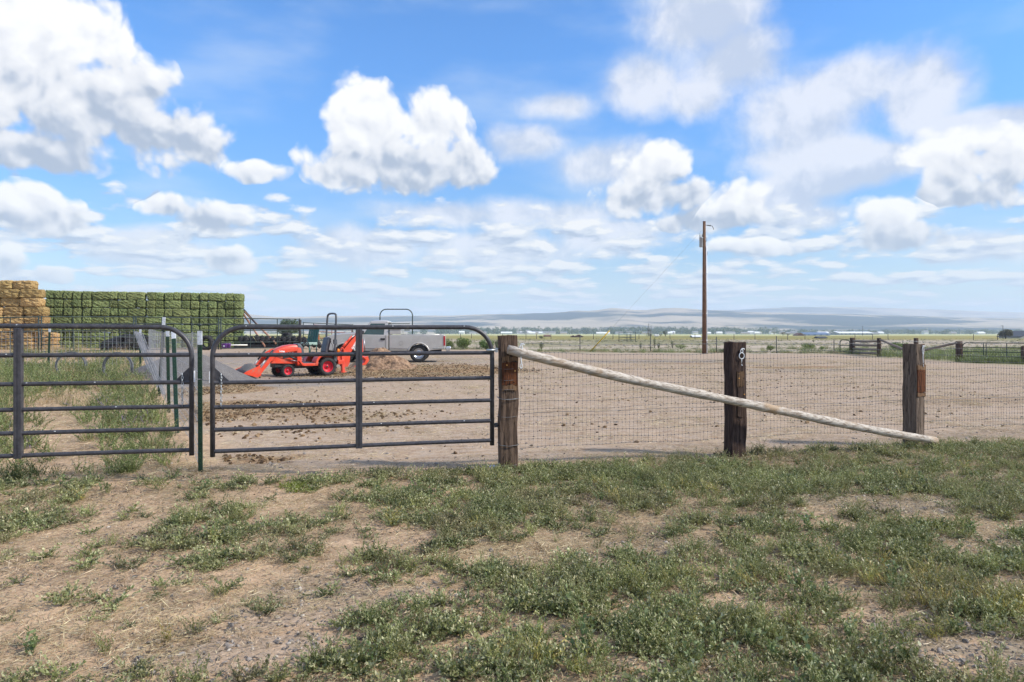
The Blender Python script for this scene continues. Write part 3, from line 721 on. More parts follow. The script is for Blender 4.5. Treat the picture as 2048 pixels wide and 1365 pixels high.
def bale_mesh(name, w, d_, h, seed, m, rag=.03):
    nx_, ny_, nz_ = (12, 7, 6) if w > .7 else (7, 12, 6)
    bm = bmesh.new(); bmesh.ops.create_cube(bm, size=1)
    bmesh.ops.subdivide_edges(bm, edges=bm.edges[:], cuts=7, use_grid_fill=True)
    r_ = np.random.default_rng(seed)
    for v in bm.verts:
        x, y, z = v.co*2
        k = (abs(x)**7+abs(y)**7+abs(z)**7)**(1/7)/max(abs(x), abs(y), abs(z)); q = Vector((x, y, z))/k
        str_ = 1-.045*(math.exp(-((x-.33)*9)**2)+math.exp(-((x+.33)*9)**2))*(w > .7)-.045*(math.exp(-((y-.33)*9)**2)+math.exp(-((y+.33)*9)**2))*(w <= .7)
        j = r_.normal(0, rag, 3)
        v.co = Vector((q.x*w/2*(1 if w > .7 else str_)+j[0]*.7, q.y*d_/2+j[1], q.z*h/2*str_+j[2]*.6))
    # loose stalks sticking out
    for _ in range(70):
        f = r_.integers(0, 3); sg = r_.choice([-1, 1]); q = r_.uniform(-.48, .48, 3); q[f] = sg*.49
        p = Vector((q[0]*w, q[1]*d_, q[2]*h)); dd = Vector(r_.normal(0, 1, 3)); dd[f] = sg*abs(dd[f]); dd = dd.normalized()*r_.uniform(.03, .09); s_ = dd.cross(Vector((.3, .2, .9))).normalized()*.007
        bm.faces.new([bm.verts.new(p-s_), bm.verts.new(p+s_), bm.verts.new(p+dd+s_*.4)])
    me = bpy.data.meshes.new(name); bm.to_mesh(me); bm.free(); me.materials.append(m); return me
CW, BH = .475, .464
end_m = [bale_mesh('bale_end', CW, .95, BH+.002, 10+i, HAY, .017) for i in range(5)]
long_m = [bale_mesh('bale_long', .95, CW, BH+.002, 30+i, HAY, .017) for i in range(5)]
sA, sB = Vector((gx(88, 37.9), 37.9, 0)), Vector((gx(484, 40.2), 40.2, 0)); sd_ = (sB-sA).normalized(); ncol = 22; yaw = math.atan2(sd_.y, sd_.x)
CWs = (sB-sA).length/ncol
ORD = ['bottom', 'second', 'third', 'fourth', 'fifth', 'sixth', 'top']
NTH = ['', 'first', 'second', 'third', 'fourth', 'fifth', 'sixth', 'seventh', 'eighth', 'ninth', 'tenth', 'eleventh', 'twelfth', 'thirteenth', 'fourteenth', 'fifteenth', 'sixteenth', 'seventeenth', 'eighteenth', 'nineteenth', 'twentieth', 'twenty-first', 'twenty-second']
def bale(me, loc, rz, label, group, cat, name):
    o = bpy.data.objects.new(name, me); COL.objects.link(o); o.location = loc; o.rotation_euler = (R(rnd.uniform(-1.2, 1.2)), R(rnd.uniform(-2.2, 2.2)), rz+R(rnd.uniform(-2.5, 2.5)))
    o.scale = (1, 1, 1); return tag(o, label, cat, group)
gaps = {4: .03, 8: .03, 11: .02, 13: .03, 17: .03, 18: .02}
offs = []; acc = 0
for c in range(ncol+1): acc += gaps.get(c, 0); offs.append(acc)
tot = acc; kx = (ncol*CWs)/(ncol*CWs+tot)
for L in range(7):
    c = 0; row = []
    while c < ncol:
        lng = c < ncol-1 and (c+1) not in gaps and rnd.random() < (.42 if L in (0, 1, 3, 5) else .16); n = 2 if lng else 1
        row.append((c, n)); c += n
    for k, (c, n) in enumerate(row):
        s = (c+n/2)*CWs+offs[c]; s *= kx
        lean = .05*math.sin(c*1.1+2)*(L-3)*.35 if 4 <= c <= 11 else 0
        dep = rnd.uniform(-.05, .05)-(.10 if 9 <= c <= 11 else 0)+(.475/2 if n == 2 else .475)
        p = sA+sd_*(s+lean)+Vector((-sd_.y, sd_.x, 0))*dep
        zb = float(terrain(sA.x+1, 38))-.02
        z = zb+BH*(L+.5)+rnd.uniform(-.012, .012)-(.03*(c/ncol))
        fr = len(row)-k
        lab = 'green hay %s, %s layer, %s from the right end' % ('bale with its long side showing' if n == 2 else 'bale end', ORD[L] if L in (0, 6) else ORD[L]+' up', NTH[fr])
        bale(rnd.choice(long_m if n == 2 else end_m), (p.x, p.y, z), yaw, lab, 'green hay bales in the long stack', 'hay bale', 'hay_bale')
SBH = .449
st_m = [bale_mesh('straw_long', 1.06, .55, SBH+.010, 60+i, STRAW, .020) for i in range(5)]
edge = [122, 122, 104, 105, 104, 97, 97, 81]
ORD8 = ['bottom', 'second', 'third', 'fourth', 'fifth', 'sixth', 'seventh', 'top']
for L in range(8):
    xr = gx(edge[L], 35.9); zb = float(terrain(-25, 35.5))-.02
    k = 0; x = xr
    while x > gx(-60, 35.5):
        off = rnd.uniform(-.04, .04)
        lab = 'golden straw bale, %s layer, %s' % (ORD8[L] if L in (0, 7) else ORD8[L]+' up', ['at the sunlit right end', 'second from the sunlit right end', 'third from the sunlit right end', 'fourth from the right, partly cut by the left edge', 'fifth from the right at the left edge', 'sixth from the right'][k])
        bale(rnd.choice(st_m), (x-.525, 35.5+off+(.12 if L < 2 and k == 0 else 0), zb+SBH*(L+.5)), rnd.choice([0, PI]), lab, 'golden straw bales in the left stack', 'straw bale', 'straw_bale')
        x -= 1.06; k += 1
# ================================================================ dark green pipe panels of the yard
PIPEG = mat('dark_green_pipe', (.016, .030, .026), (.03, .048, .042), 12, .5, .1)
def pline(px): # point on the panel line seen at a pixel column
    A0 = Vector((gx(-110, 29.3), 29.3)); B0 = Vector((gx(603, 38.6), 38.6)); k = (px-1024)/F
    f = (k*A0.y-A0.x)/((B0.x-A0.x)-k*(B0.y-A0.y)); return A0.lerp(B0, f)
def panel(label, P0, P1, h, nr, uprights, r=.024, m=PIPEG, base=.06, group='dark green pipe panels of the yard'):
    z0_, z1_ = gz(P0.x, P0.y), gz(P1.x, P1.y)
    def P(f, z): q = P0.lerp(P1, f); return Vector((q.x, q.y, z0_+(z1_-z0_)*f+z))
    g = thing('corral_section', label, 'livestock panel', P(.5, 0), 0, group)
    for f in (0.004, .996): part('post', MB().tube([P(f, -.1), P(f, h+.04)], r*1.35, 8), m, g, True)
    for i in range(nr):
        z = base+(h-base)*i/(nr-1); part('rail', MB().tube([P(.006, z), P(.994, z)], r*(1 if i < nr-1 else 1.15), 8, False), m, g, True)
    for f in uprights: part('upright', MB().tube([P(f, base), P(f, h)], r*.9, 8, False), m, g, True)
    return g
for lab, a_, b2, u in (('dark green pipe panel in front of the straw bales', -110, 78, (.35, .68)), ('dark green pipe panel before the left half of the hay stack', 82, 268, (.33, .67)),
                    ('dark green pipe panel before the right half of the hay stack', 271, 438, (.30, .66)), ('dark green pipe panel between the hay stack and the tree', 441, 600, (.36, .70))):
    panel(lab, pline(a_), pline(b2), 1.66, 6, u)
V2 = lambda px, y: Vector((gx(px, y), y))
RED = mat('rust_red_pipe', (.19, .06, .045), (.28, .11, .08), 10, .65)
panel('rusty red pipe panel behind the tractor roll bar', V2(606, 44), V2(706, 47), 1.55, 5, (.2, .62), .025, PIPEG, group=None)
panel('low rusty red pipe panel behind the black tractor seat', V2(628, 49), V2(752, 51), 1.45, 4, (.28, .6), .03, RED, group=None)
w = MB(); P = Vector((gx(600, 37.8), 37.8)); w.tube([(P.x, P.y, gz(P.x, P.y)-.1), (P.x, P.y, gz(P.x, P.y)+1.62)], .085, 10); solo('corner_post', w, mat('black_post', (.012, .012, .013), (.03, .028, .027), 8, .6), 'thick black pipe post at the end of the yard panels', 'post', (P.x, P.y, gz(P.x, P.y)))
w = MB(); P = Vector((gx(636, 46), 46)); w.box((P.x, P.y, .75), (.16, .16, 1.5)); solo('orange_post', w, mat('orange_wood', (.50, .16, .06), (.36, .11, .04), 6, .7), 'orange painted post behind the tractor steering wheel', 'post', (P.x, P.y, 0))
# tall arched frame behind the pickup
w = MB(); y = 37.5; zt = EYE+(667-619)/F*y; xl, xr = gx(760, y), gx(825, y); z0 = gz(xl, y); rr = .35
pts = [Vector((xl, y, z0-.1)), Vector((xl, y, zt-rr))]+arc(Vector((xl+rr, y, zt-rr)), rr, 180, 90, 8, Vector((1, 0, 0)), Vector((0, 0, 1)))[1:]+arc(Vector((xr-rr, y, zt-rr)), rr, 90, 0, 8, Vector((1, 0, 0)), Vector((0, 0, 1)))+[Vector((xr, y, z0-.1))]
af = thing('arched_gate_frame', 'tall arched dark pipe gate frame rising behind the pickup bed', 'gate frame', (xl, y, z0))
part('arch', MB().tube(pts, .030, 8), PIPEG, af, True)
for h in (1.25, 1.6, .7):
    part('rail', MB().tube([(xl, y, z0+h+.25), (xr-.15, y, z0+h+.25)], .026, 8), PIPEG, af, True)
# ================================================================ tyres
def tyre_prof(R_, wd, inner=.56):
    ri = R_*inner; h = wd/2
    return [(ri, -h*.75), (ri*1.12, -h), (R_*.86, -h*1.02), (R_*.97, -h*.86), (R_, -h*.5), (R_, h*.5), (R_*.97, h*.86), (R_*.86, h*1.02), (ri*1.12, h), (ri, h*.75)]
TYRE = mat('tyre_rubber', (.014, .014, .015), (.034, .032, .031), 9, .8, 0, .004, dirt=(.09, .075, .06), dscale=5, dth=(.62, .8))
def tyre_obj(label, loc, R_, wd, rot, group):
    w = MB(); w.lathe(tyre_prof(R_, wd), 28, 'x', closed=True)
    for k in range(26):
        a = 2*PI*k/26; w.box((0, math.cos(a)*R_, math.sin(a)*R_), (wd*.9, .03, .018), (a-PI/2+0.0, 0, .25*(-1)**k))
    o = solo('tyre', w, TYRE, label, 'tyre', (0, 0, 0), False, group); o.location = loc; o.rotation_euler = rot; return o
tl = []
for i in range(15):
    px = 486+i*10.6; y = 39.6-.03*i; x = gx(px, y); r_ = rnd.uniform(.31, .36)
    tl.append(tyre_obj('black tyre in the leaning row behind the tractor, %s from its left end' % NTH[i+1], (x, y, gz(x, y)+r_*.86+.10), r_, .24, (rnd.uniform(-.1, .1), R(-34+rnd.uniform(-5, 5)), R(rnd.uniform(8, 24))), 'black tyres in a leaning row'))
x = gx(574, 39.9); tyre_obj('largest black tyre standing behind the leaning row', (x, 39.9, gz(x, 39.9)+.46), .42, .30, (0, 0, R(60)), 'black tyres by the yard panels')
for px, y, r_, lab, rot in ((413, 34.6, .37, 'single black tyre standing upright just past the green post', (0, 0, R(85))), (287, 34.6, .40, 'black tyre at the right of the pile before the hay', (0, R(10), R(75))), (247, 34.2, .40, 'middle black tyre in the pile before the hay', (R(12), R(25), R(70))), (225, 34.8, .42, 'black tyre lying flat at the left of the pile', (0, R(82), 0))):
    x = gx(px, y); tyre_obj(lab, (x, y, gz(x, y)+(r_*.97 if 'flat' not in lab else .14)), r_, .26, rot, 'black tyres by the yard panels')
w = MB(); y = 34.9; w.loft([[(gx(212+i*13, y)+.0, y+dy, gz(-19, y)+hh*k) for (dy, k) in ((-.5, 0), (-.45, .75), (-.1, 1), (.4, .85), (.5, 0))] for i, hh in enumerate((.50, .60, .72, .80, .82, .66, .35))], True)
solo('rubber_mat', w, BLACKR, 'black rubber mat draped over the tyres before the hay', 'rubber mat', (gx(240, y), y, gz(-19, y)))
w = MB(); w.prism([(gx(470, 38.9), 0), (gx(598, 38.9), 0), (gx(600, 38.9), .20), (gx(466, 38.9), .20)], 38.95, 39.35); w.shift((0, 0, -gz(-14.6, 39)+.02))
solo('feed_trough', w, BLACKR, 'long black feed trough under the leaning tyres', 'trough', (gx(535, 39), 39.1, gz(-14, 39)), bevel=.02)
PURP = mat('purple_plastic', (.15, .045, .30), (.19, .06, .36), 5, .4)
for px, lab in ((449, 'purple plastic tub with a white mark, left of the pair'), (456, 'purple plastic tub behind the marked one, right of the pair')):
    y = 37.2 if px < 450 else 37.5; x = gx(px, y); z = gz(x, y); tb = thing('tub', lab, 'tub', (x, y, z), 0, 'purple tubs at the panels')
    k = MB(); k.lathe([(.02, .01), (.125, .0), (.155, .26), (.168, .27), (.168, .285), (.145, .285), (.115, .02), (.02, .02)], 20); part('bucket', k, PURP, tb)
    if px < 450: k = MB(); k.tube([(.03, -.150, .15), (.03, -.137, .15)], .045, 12); part('white_mark', k, ROPE, tb)
w = MB(); w.tube([at(441, 691, 38.1), at(495, 690.5, 38.6)], .045, 8); solo('white_pole', w, mat('white_pvc', (.72, .70, .64)), 'white plastic pole lying low before the hay stack corner', 'pole', at(470, 691, 38.3))
PIPEB = mat('rusty_pole', (.30, .13, .075), (.46, .27, .19), 5, .7)
for (p0, p1_, lab) in (((486, 627, 40.9), (530, 690, 38.9), 'rusty pole leaning on the hay stack, steepest of the three'), ((488, 620, 41.2), (521, 655, 39.8), 'dark short pole leaning on the hay stack behind the rusty ones'), ((489, 624, 41), (552, 684, 39.0), 'rusty pole leaning on the hay stack, reaching furthest right')):
    a0, b0 = at(*p0), at(*p1_); b0.z = max(b0.z-.1, gz(b0.x, b0.y)); solo('leaning_pole', MB().tube([a0, b0], .055, 8), PIPEB if 'rusty pole' in lab else mat('dark_pole', (.05, .04, .04)), lab, 'pole', b0, group='poles leaning on the hay stack')
# green plastic chair behind the tractor
y = 33.0; ch = thing('plastic_chair', 'dark green slatted chair with pale seat behind the tractor dash', 'chair', (gx(617, y), y, gz(gx(617, y), y)), R(-35))
GRP = mat('dark_green_plastic', (.012, .075, .062), (.02, .11, .09), 8, .45); GRP2 = mat('pale_green_plastic', (.24, .36, .31), (.32, .44, .38), 8, .5)
zb = .62
k = MB()
for i in range(5): k.box((-.26+i*.13, .25+.02*i, zb+.45), (.115, .03, .86), (R(-12), 0, R((i-2)*2.2)))
part('backrest', k, GRP, ch)
k = MB(); k.box((.10, -.05, zb), (.62, .52, .14)); part('seat', k, GRP2, ch, bevel=.03)
for sx in (-1, 1):
    for sy in (-1, 1): part('leg', MB().tube([(.08+sx*.26, sy*.22, 0), (.08+sx*.24, sy*.2, zb)], .03, 8), GRP, ch)
# ================================================================ piles
def pile(name, label, cat, cx, cy, rx1, rx2, ry, h, m, rough, seed, sharp=1.15, n=70, kink=0.):
    w = MB(); vs = []; fs = []
    u = np.linspace(-1.1, 1.1, n); U, V = np.meshgrid(u, u)
    X = cx+np.where(U < 0, U*rx1, U*rx2); Y = cy+V*ry
    wb = (fbm(X*.9+seed, Y*.9, 3, seed)-.5)*.25
    d = np.sqrt(U**2+V**2)+wb; hh = h*np.clip(1-d, 0, 1)**sharp
    hh = np.where(d < .12, h*(1-.12)**sharp-(.12-d)*h*.25, hh)
    Z = gza(X, Y)-.03+hh*(1+0*wb)+(hh > .02)*((fbm(X*5, Y*5, 4, seed+3)-.5)*rough*2)-(d > 1.02)*.05
    vs = list(zip(X.ravel(), Y.ravel(), Z.ravel()))
    for j in range(n-1):
        for i in range(n-1): fs.append((j*n+i, j*n+i+1, (j+1)*n+i+1, (j+1)*n+i))
    w.add(vs, fs, True); return solo(name, w, m, label, cat, (cx, cy, gz(cx, cy)))
GRAV = mat('grey_crushed_gravel', (.105, .095, .09), (.20, .185, .175), 40, .95, bump=.02, bscale=60, dirt=(.20, .185, .175), dscale=2)
DIRT = mat('brown_heap_dirt', (.20, .12, .07), (.40, .26, .16), 9, .95, bump=.05, bscale=14, dirt=(.07, .042, .025), dscale=3, dth=(.50, .66))
pile('gravel_pile', 'grey gravel pile in front of the tractor bucket', 'gravel pile', -10.05, 21.1, 2.2, 2.35, 1.8, 1.03, GRAV, .015, 3, 1.12)
pile('dirt_pile', 'brown dirt heap beside the pickup and backhoe', 'dirt pile', gx(757, 28.2), 28.2, 1.35, 1.7, 1.2, .92, DIRT, .10, 9, 1.1)
# ================================================================ tractor with loader and backhoe
TRED = mat('tractor_orange_red', (.66, .050, .018), (.72, .070, .026), 4, .34, 0, coat=.08, spec=.45, dirt=(.44, .17, .11), dscale=5, dth=(.48, .80))
TRIM = mat('rim_red', (.55, .012, .030), (.62, .02, .04), 8, .38)
TBLK = mat('tractor_black', (.016, .016, .018), (.028, .028, .03), 8, .5)
TGRY = mat('dark_grey_steel', (.055, .06, .07), (.085, .09, .10), 8, .4)
SILV = mat('cylinder_chrome', (.40, .40, .42), None, rough=.45, metal=.9)
AMB = mat('amber_lens', (.80, .24, .01), (.72, .17, .01), 20, .3)
fw = Vector((-.77, -.638, 0)); ang = math.atan2(fw.y, fw.x)
TL = (-6.92, 24.78); tr = thing('tractor', 'orange red compact tractor with front loader and backhoe', 'tractor', (TL[0], TL[1], gz(*TL)-.01), ang)
def wheel(x, y, R_, wd, side, lugs, parent, rimc=TRIM, inner=.60, z=None, kind='tractor'):
    c = (x, y, R_ if z is None else z)
    t_ = MB(); t_.lathe(tyre_prof(R_*.965, wd, inner), 32, 'y', c, closed=True)
    for k in range(lugs):
        for sgn in (-1, 1):
            a = 2*PI*(k+(.5 if sgn > 0 else 0))/lugs
            ctr = Vector((c[0]+math.cos(a)*R_*.965, c[1]+sgn*wd*.23, c[2]+math.sin(a)*R_*.965))
            rot = Euler((0, -a, 0)).to_matrix() @ Euler((sgn*.70, 0, 0)).to_matrix()
            t_.box(ctr, (R_*.075, wd*.58, R_*.085), rot)
    wh = MB(); ri = R_*inner
    o = part('wheel', t_, TYRE, parent)
    h = wd/2*side
    pr = [(ri*1.0, h*.78), (ri*.96, h*.80), (ri*.90, h*.62), (ri*.72, h*.15), (ri*.40, h*.10), (ri*.38, h*.30), (ri*.05, h*.32)]
    wh.lathe(pr, 28, 'y', c); wh.lathe([(ri*1.02, -wd*.40), (ri*1.02, wd*.40)], 28, 'y', c)
    rm = part('rim', wh, rimc, o)
    hb = MB(); hb.lathe([(.001, h*.44), (ri*.16, h*.43), (ri*.18, h*.2)], 14, 'y', c)
    for k in range(5):
        a = 2*PI*k/5; hb.tube([(c[0]+math.cos(a)*ri*.28, c[1]+h*.28, c[2]+math.sin(a)*ri*.28), (c[0]+math.cos(a)*ri*.28, c[1]+h*.38, c[2]+math.sin(a)*ri*.28)], ri*.045, 6)
    part('hub', hb, TBLK, o); return o
for s in (1, -1):
    wheel(0, s*.44, .335, .30, s, 15, tr); wheel(1.42, s*.40, .232, .21, s, 17, tr)
k = MB(); k.box((.55, 0, .40), (1.3, .34, .22)); k.box((1.42, 0, .34), (.16, .62, .12)); k.box((1.55, 0, .46), (.50, .40, .24)); k.box((.0, 0, .36), (.40, .50, .26)); k.box((-.25, 0, .42), (.3, .4, .24))
part('chassis', k, TBLK, tr, bevel=.02)
def hood_sec(x, zb, zt, hw): return [(x, -hw, zb), (x, -hw, zt-.12), (x, -hw*.86, zt-.035), (x, -hw*.4, zt), (x, hw*.4, zt), (x, hw*.86, zt-.035), (x, hw, zt-.12), (x, hw, zb)]
k = MB(); k.loft([hood_sec(.98, .62, 1.13, .245), hood_sec(1.15, .60, 1.135, .25), hood_sec(1.40, .58, 1.10, .25), hood_sec(1.62, .56, 1.03, .245), hood_sec(1.80, .55, .93, .235), hood_sec(1.90, .55, .80, .20)], True)
part('hood', k, TRED, tr, bevel=.01)
part('grille', MB().box((1.885, 0, .66), (.06, .34, .20)), TBLK, tr)
for s in (-1, 1): part('hood_vent', MB().box((1.34, s*.252, .72), (.36, .012, .09), (0, R(9), 0)), TBLK, tr)
for s in (-1, 1):
    k = MB(); k.lathe([(.001, .03), (.05, .02), (.055, 0)], 12, 'x', (1.885, s*.13, .82)); part('headlight', k, SILV, tr)
k = MB(); k.prism([(.98, .46), (1.95, .50), (1.80, .60), (1.0, .66)], .245, .262); part('side_skirt', k, TRED, tr)
k = MB(); k.prism([(.98, .46), (1.95, .50), (1.80, .60), (1.0, .66)], -.262, -.245); part('side_skirt', k, TRED, tr)
k = MB(); k.loft([[(.70, -.22, .66), (.70, .22, .66), (.98, .25, .66), (.98, -.25, .66)], [(.76, -.2, 1.02), (.76, .2, 1.02), (.98, .24, 1.12), (.98, -.24, 1.12)], [(.86, -.16, 1.17), (.86, .16, 1.17), (.98, .2, 1.16), (.98, -.2, 1.16)]]); part('dash_cowl', k, TGRY, tr, bevel=.02)
k = MB(); k.tube([(.80, 0, 1.08), (.62, 0, 1.20)], .028, 8)
cs = Vector((.60, 0, 1.22)); ax1 = Vector((0, 1, 0)); ax2 = Vector((.55, 0, .83)).normalized()
k.tube([cs+(ax1*math.cos(a)+ax2*math.sin(a))*.185 for a in [2*PI*j/20 for j in range(21)]], .016, 6, False)
for j in range(3): a = 2*PI*j/3+.5; k.tube([cs, cs+(ax1*math.cos(a)+ax2*math.sin(a))*.18], .012, 6)
part('steering_wheel', k, TBLK, tr)
for (x, y, z, x2, z2) in ((.52, .26, .9, .46, 1.12), (.60, -.2, .95, .52, 1.2), (.30, .33, .75, .32, .95)): k = MB(); k.tube([(x, y, z-.4), (x, y, z), (x2, y, z2)], .009, 6); k.lathe([(.001, -.025), (.022, -.01), (.024, .01), (.001, .03)], 8, 'z', (x2, y, z2)); part('control_lever', k, TBLK, tr)
k = MB(); k.box((.62, 0, .48), (.66, .98, .035)); part('floor_platform', k, TGRY, tr)
for s in (-1, 1):
    k = MB(); y0_, y1_ = sorted((s*.47, s*.62)); k.prism([(1.08, .56), (1.04, .58), (.92, .475), (.40, .475), (.40, .385), (.90, .385), (.97, .41)], y0_, y1_); part('step_skirt', k, TRED, tr, bevel=.01)
    k = MB(); y0_, y1_ = sorted((s*.26, s*.635))
    top = [(.50, .42), (.46, .60), (.36, .74), (.20, .80), (-.10, .82), (-.36, .76), (-.40, .70)]; bot = [(-.36, .69), (-.12, .745), (.16, .735), (.30, .68), (.39, .56), (.40, .42)]
    k.prism(top+bot, y0_, y1_); part('fender', k, TRED, tr, bevel=.012)
    k = MB(); y2_ = s*.275; k.box((.02, y2_, .62), (.74, .02, .30)); part('fender_wall', k, TRED, tr)
k = MB(); k.box((.10, 0, .78), (.46, .46, .12)); k.box((.28, 0, .81), (.10, .42, .10)); part('seat', k, TBLK, tr, bevel=.04)
k = MB(); k.box((-.155, 0, 1.10), (.12, .44, .58), (0, R(-13), 0)); part('seat_back', k, TGRY, tr, bevel=.05)
k = MB(); k.box((-.21, 0, 1.10), (.08, .40, .52), (0, R(-13), 0)); k.box((.02, .0, .70), (.3, .3, .1)); part('seat_base', k, TBLK, tr, bevel=.03)
k = MB(); pts = [(-.36, -.37, .55), (-.38, -.37, 2.12)]; k.tube(sm([(-.34, -.38, .50), (-.36, -.38, 1.3), (-.40, -.38, 2.12), (-.41, -.30, 2.25), (-.41, .30, 2.25), (-.40, .38, 2.12), (-.36, .38, 1.3), (-.34, .38, .50)], 2), .036, 8)
for s in (-1, 1): k.box((-.355, s*.38, 1.22), (.11, .10, .16)); k.box((-.34, s*.38, .66), (.12, .10, .30))
part('roll_bar', k, TGRY, tr)
for s in (-1, 1):
    k = MB(); k.lathe([(.001, -.07), (.045, -.06), (.05, 0), (.04, .06), (.001, .07)], 12, 'z', (-.42, s*.50, .90)); part('amber_lamp', k, AMB, tr)
k = MB(); k.lathe([(.001, -.03), (.03, -.02), (.03, .02), (.001, .03)], 10, 'z', (.36, .30, .82)); part('knob', k, mat('yellow_knob', (.6, .33, .03)), tr)
# front loader
for s in (-1, 1):
    y = s*.36; ya_, yb_ = sorted((y-.03, y+.03))
    k = MB(); k.prism([(.90, .40), (1.06, .40), (1.07, .92), (1.02, 1.02), (.94, 1.02), (.91, .92)], ya_-.01, yb_+.01); k.box((.98, s*.29, .46), (.14, .18, .14)); part('loader_tower', k, TRED, tr, bevel=.01)
    k = MB(); k.prism([(.95, .92), (1.00, 1.03), (1.70, .98), (1.92, .86), (2.42, .20), (2.44, .12), (2.36, .10), (1.82, .74), (1.64, .84)], ya_, yb_); part('loader_arm', k, TRED, tr, bevel=.012)
    k = MB(); k.tube([(1.06, y, .62), (1.34, y, .72)], .032, 8); k.tube([(1.34, y, .72), (1.60, y, .83)], .016, 8); k.tube([(1.90, y+s*.0, .95), (2.16, y, .62)], .030, 8); part('hydraulic_cylinder', k, TBLK, tr)
    k = MB(); k.tube([(2.16, y, .62), (2.37, y, .34)], .017, 8); k.tube([(1.06, y+s*.05, .55), (1.3, y+s*.05, .60)], .012, 6); part('cylinder_rod', k, SILV, tr)
k = MB(); W = .62; th = .012
prof = [(2.44, .44), (2.38, .30), (2.40, .12), (2.52, .06), (2.98, .20)]
for i in range(len(prof)-1):
    (xa, za), (xb, zb_) = prof[i], prof[i+1]; nx__ = Vector((zb_-za, -(xb-xa))).normalized()*th
    k.prism([(xa, za), (xb, zb_), (xb-nx__.x, zb_-nx__.y), (xa-nx__.x, za-nx__.y)], -W, W)
for s in (-1, 1): y0_, y1_ = sorted((s*W, s*(W+.014))); k.prism([(2.45, .45), (2.38, .30), (2.40, .115), (2.52, .05), (2.98, .19), (2.90, .26)], y0_, y1_)
k.box((2.45, 0, .455), (.05, 1.26, .03))
bk = part('bucket', k, TRED, tr, bevel=.004)
k = MB(); k.loft([[(2.44, y_, .20), (2.50, y_, .43+hh), (2.62, y_, .42+hh), (2.80, y_, .30+hh*.3), (2.94, y_, .20), (2.56, y_, .09)] for y_, hh in ((-.6, -.06), (-.35, .04), (0, .08), (.35, .03), (.6, -.07))], True); part('gravel_load', k, GRAV, tr)
# backhoe
k = MB(); k.box((-.56, 0, .48), (.24, .92, .16)); k.box((-.66, 0, .62), (.16, .30, .42)); k.box((-.50, .30, .62), (.10, .12, .4)); k.box((-.50, -.3, .62), (.10, .12, .4)); part('backhoe_frame', k, TRED, tr, bevel=.01)
k = MB(); k.box((-.55, 0, .80), (.18, .34, .18)); k.box((-.40, .2, .50), (.14, .18, .3)); part('valve_box', k, TBLK, tr, bevel=.02)
for s in (-1, 1):
    k = MB(); k.box((-.64, s*.42, .42), (.10, .07, .66), (R(s*6), 0, 0)); k.box((-.64, s*.40, .42), (.16, .03, .60), (R(s*6), 0, 0)); k.box((-.66, s*.40, .12), (.22, .16, .03)); part('stabilizer_leg', k, TRED, tr, bevel=.008)
    k = MB(); k.tube([(-.60, s*.30, .86), (-.64, s*.40, .45)], .022, 8); part('cylinder_rod', k, SILV, tr)
for s in (-.085, .085):
    k = MB(); y0_, y1_ = s-.02, s+.02
    k.prism([(-.72, .30), (-.98, .26), (-1.08, .38), (-1.08, .88), (-1.14, 1.02), (-1.66, 1.56), (-1.72, 1.52), (-1.62, 1.34), (-1.22, .82), (-.96, .76), (-.90, .88), (-1.08, 1.1)] if False else [(-.74, .40), (-.78, .30), (-.98, .28), (-1.06, .40), (-1.10, .78), (-1.50, 1.42), (-1.46, 1.52), (-1.36, 1.50), (-.86, .96), (-.76, .78)], y0_, y1_); part('backhoe_boom', k, TRED, tr, bevel=.01)
k = MB(); k.prism([(-1.40, 1.60), (-1.56, 1.55), (-1.62, 1.30), (-1.66, .62), (-1.58, .58), (-1.46, 1.25), (-1.34, 1.48)], -.055, .055); part('backhoe_dipper', k, TRED, tr, bevel=.01)
k = MB(); k.tube([(-.92, 0, 1.12), (-1.2, 0, 1.42)], .034, 8); k.tube([(-.80, 0, .98), (-1.0, 0, 1.22)], .042, 8); part('hydraulic_cylinder', k, TRED, tr)
k = MB(); k.tube([(-1.70, 0, 1.30), (-1.74, 0, .86)], .022, 8); k.tube([(-1.0, 0, 1.22), (-1.40, 0, 1.52)], .02, 8); part('cylinder_rod', k, SILV, tr)
k = MB(); k.loft([[(-1.60, y_, .62), (-1.78, y_, .66), (-1.84, y_, .50), (-1.70, y_, .34), (-1.44, y_, .30), (-1.48, y_, .36), (-1.64, y_, .42), (-1.70, y_, .52)] for y_ in (-.17, .17)]); 
for j in range(4): k.box((-1.42, -.14+j*.093, .29), (.12, .035, .025), (0, R(18), 0))
part('backhoe_bucket', k, TRED, tr, bevel=.006)
for (y_, dx) in ((.12, 0), (-.05, .04), (.2, -.03)): k = MB(); k.tube([(-.53+dx, y_, .85), (-.50+dx, y_, 1.08), (-.42+dx, y_, 1.2)], .009, 6); k.lathe([(.001, -.03), (.022, -.01), (.022, .01), (.001, .03)], 8, 'z', (-.42+dx, y_, 1.22)); part('control_lever', k, TBLK, tr)
k = MB(); k.tube(sm([(-.60, .22, .62), (-.62, .26, .98), (-.74, .26, 1.0), (-.78, .24, .7)], 2), .02, 8); part('grab_handle', k, TRED, tr)
def lettering(body, size, loc, rot, parent, m):
    cu = bpy.data.curves.new('lettering', 'FONT'); cu.body = body; cu.size = size; cu.extrude = .002; cu.align_x = 'CENTER'; cu.align_y = 'CENTER'; cu.offset = .003
    o = bpy.data.objects.new('lettering_source', cu); me = bpy.data.meshes.new_from_object(o); bpy.data.objects.remove(o); me.materials.clear(); me.materials.append(m)
    o = bpy.data.objects.new('lettering', me); COL.objects.link(o); o.parent = parent; o.location = loc; o.rotation_euler = rot; return o
WL = mat('white_lettering', (.82, .80, .78))
lettering('KUBOTA', .115, (1.36, .256, .86), (R(90), R(6), R(180)), tr, WL)
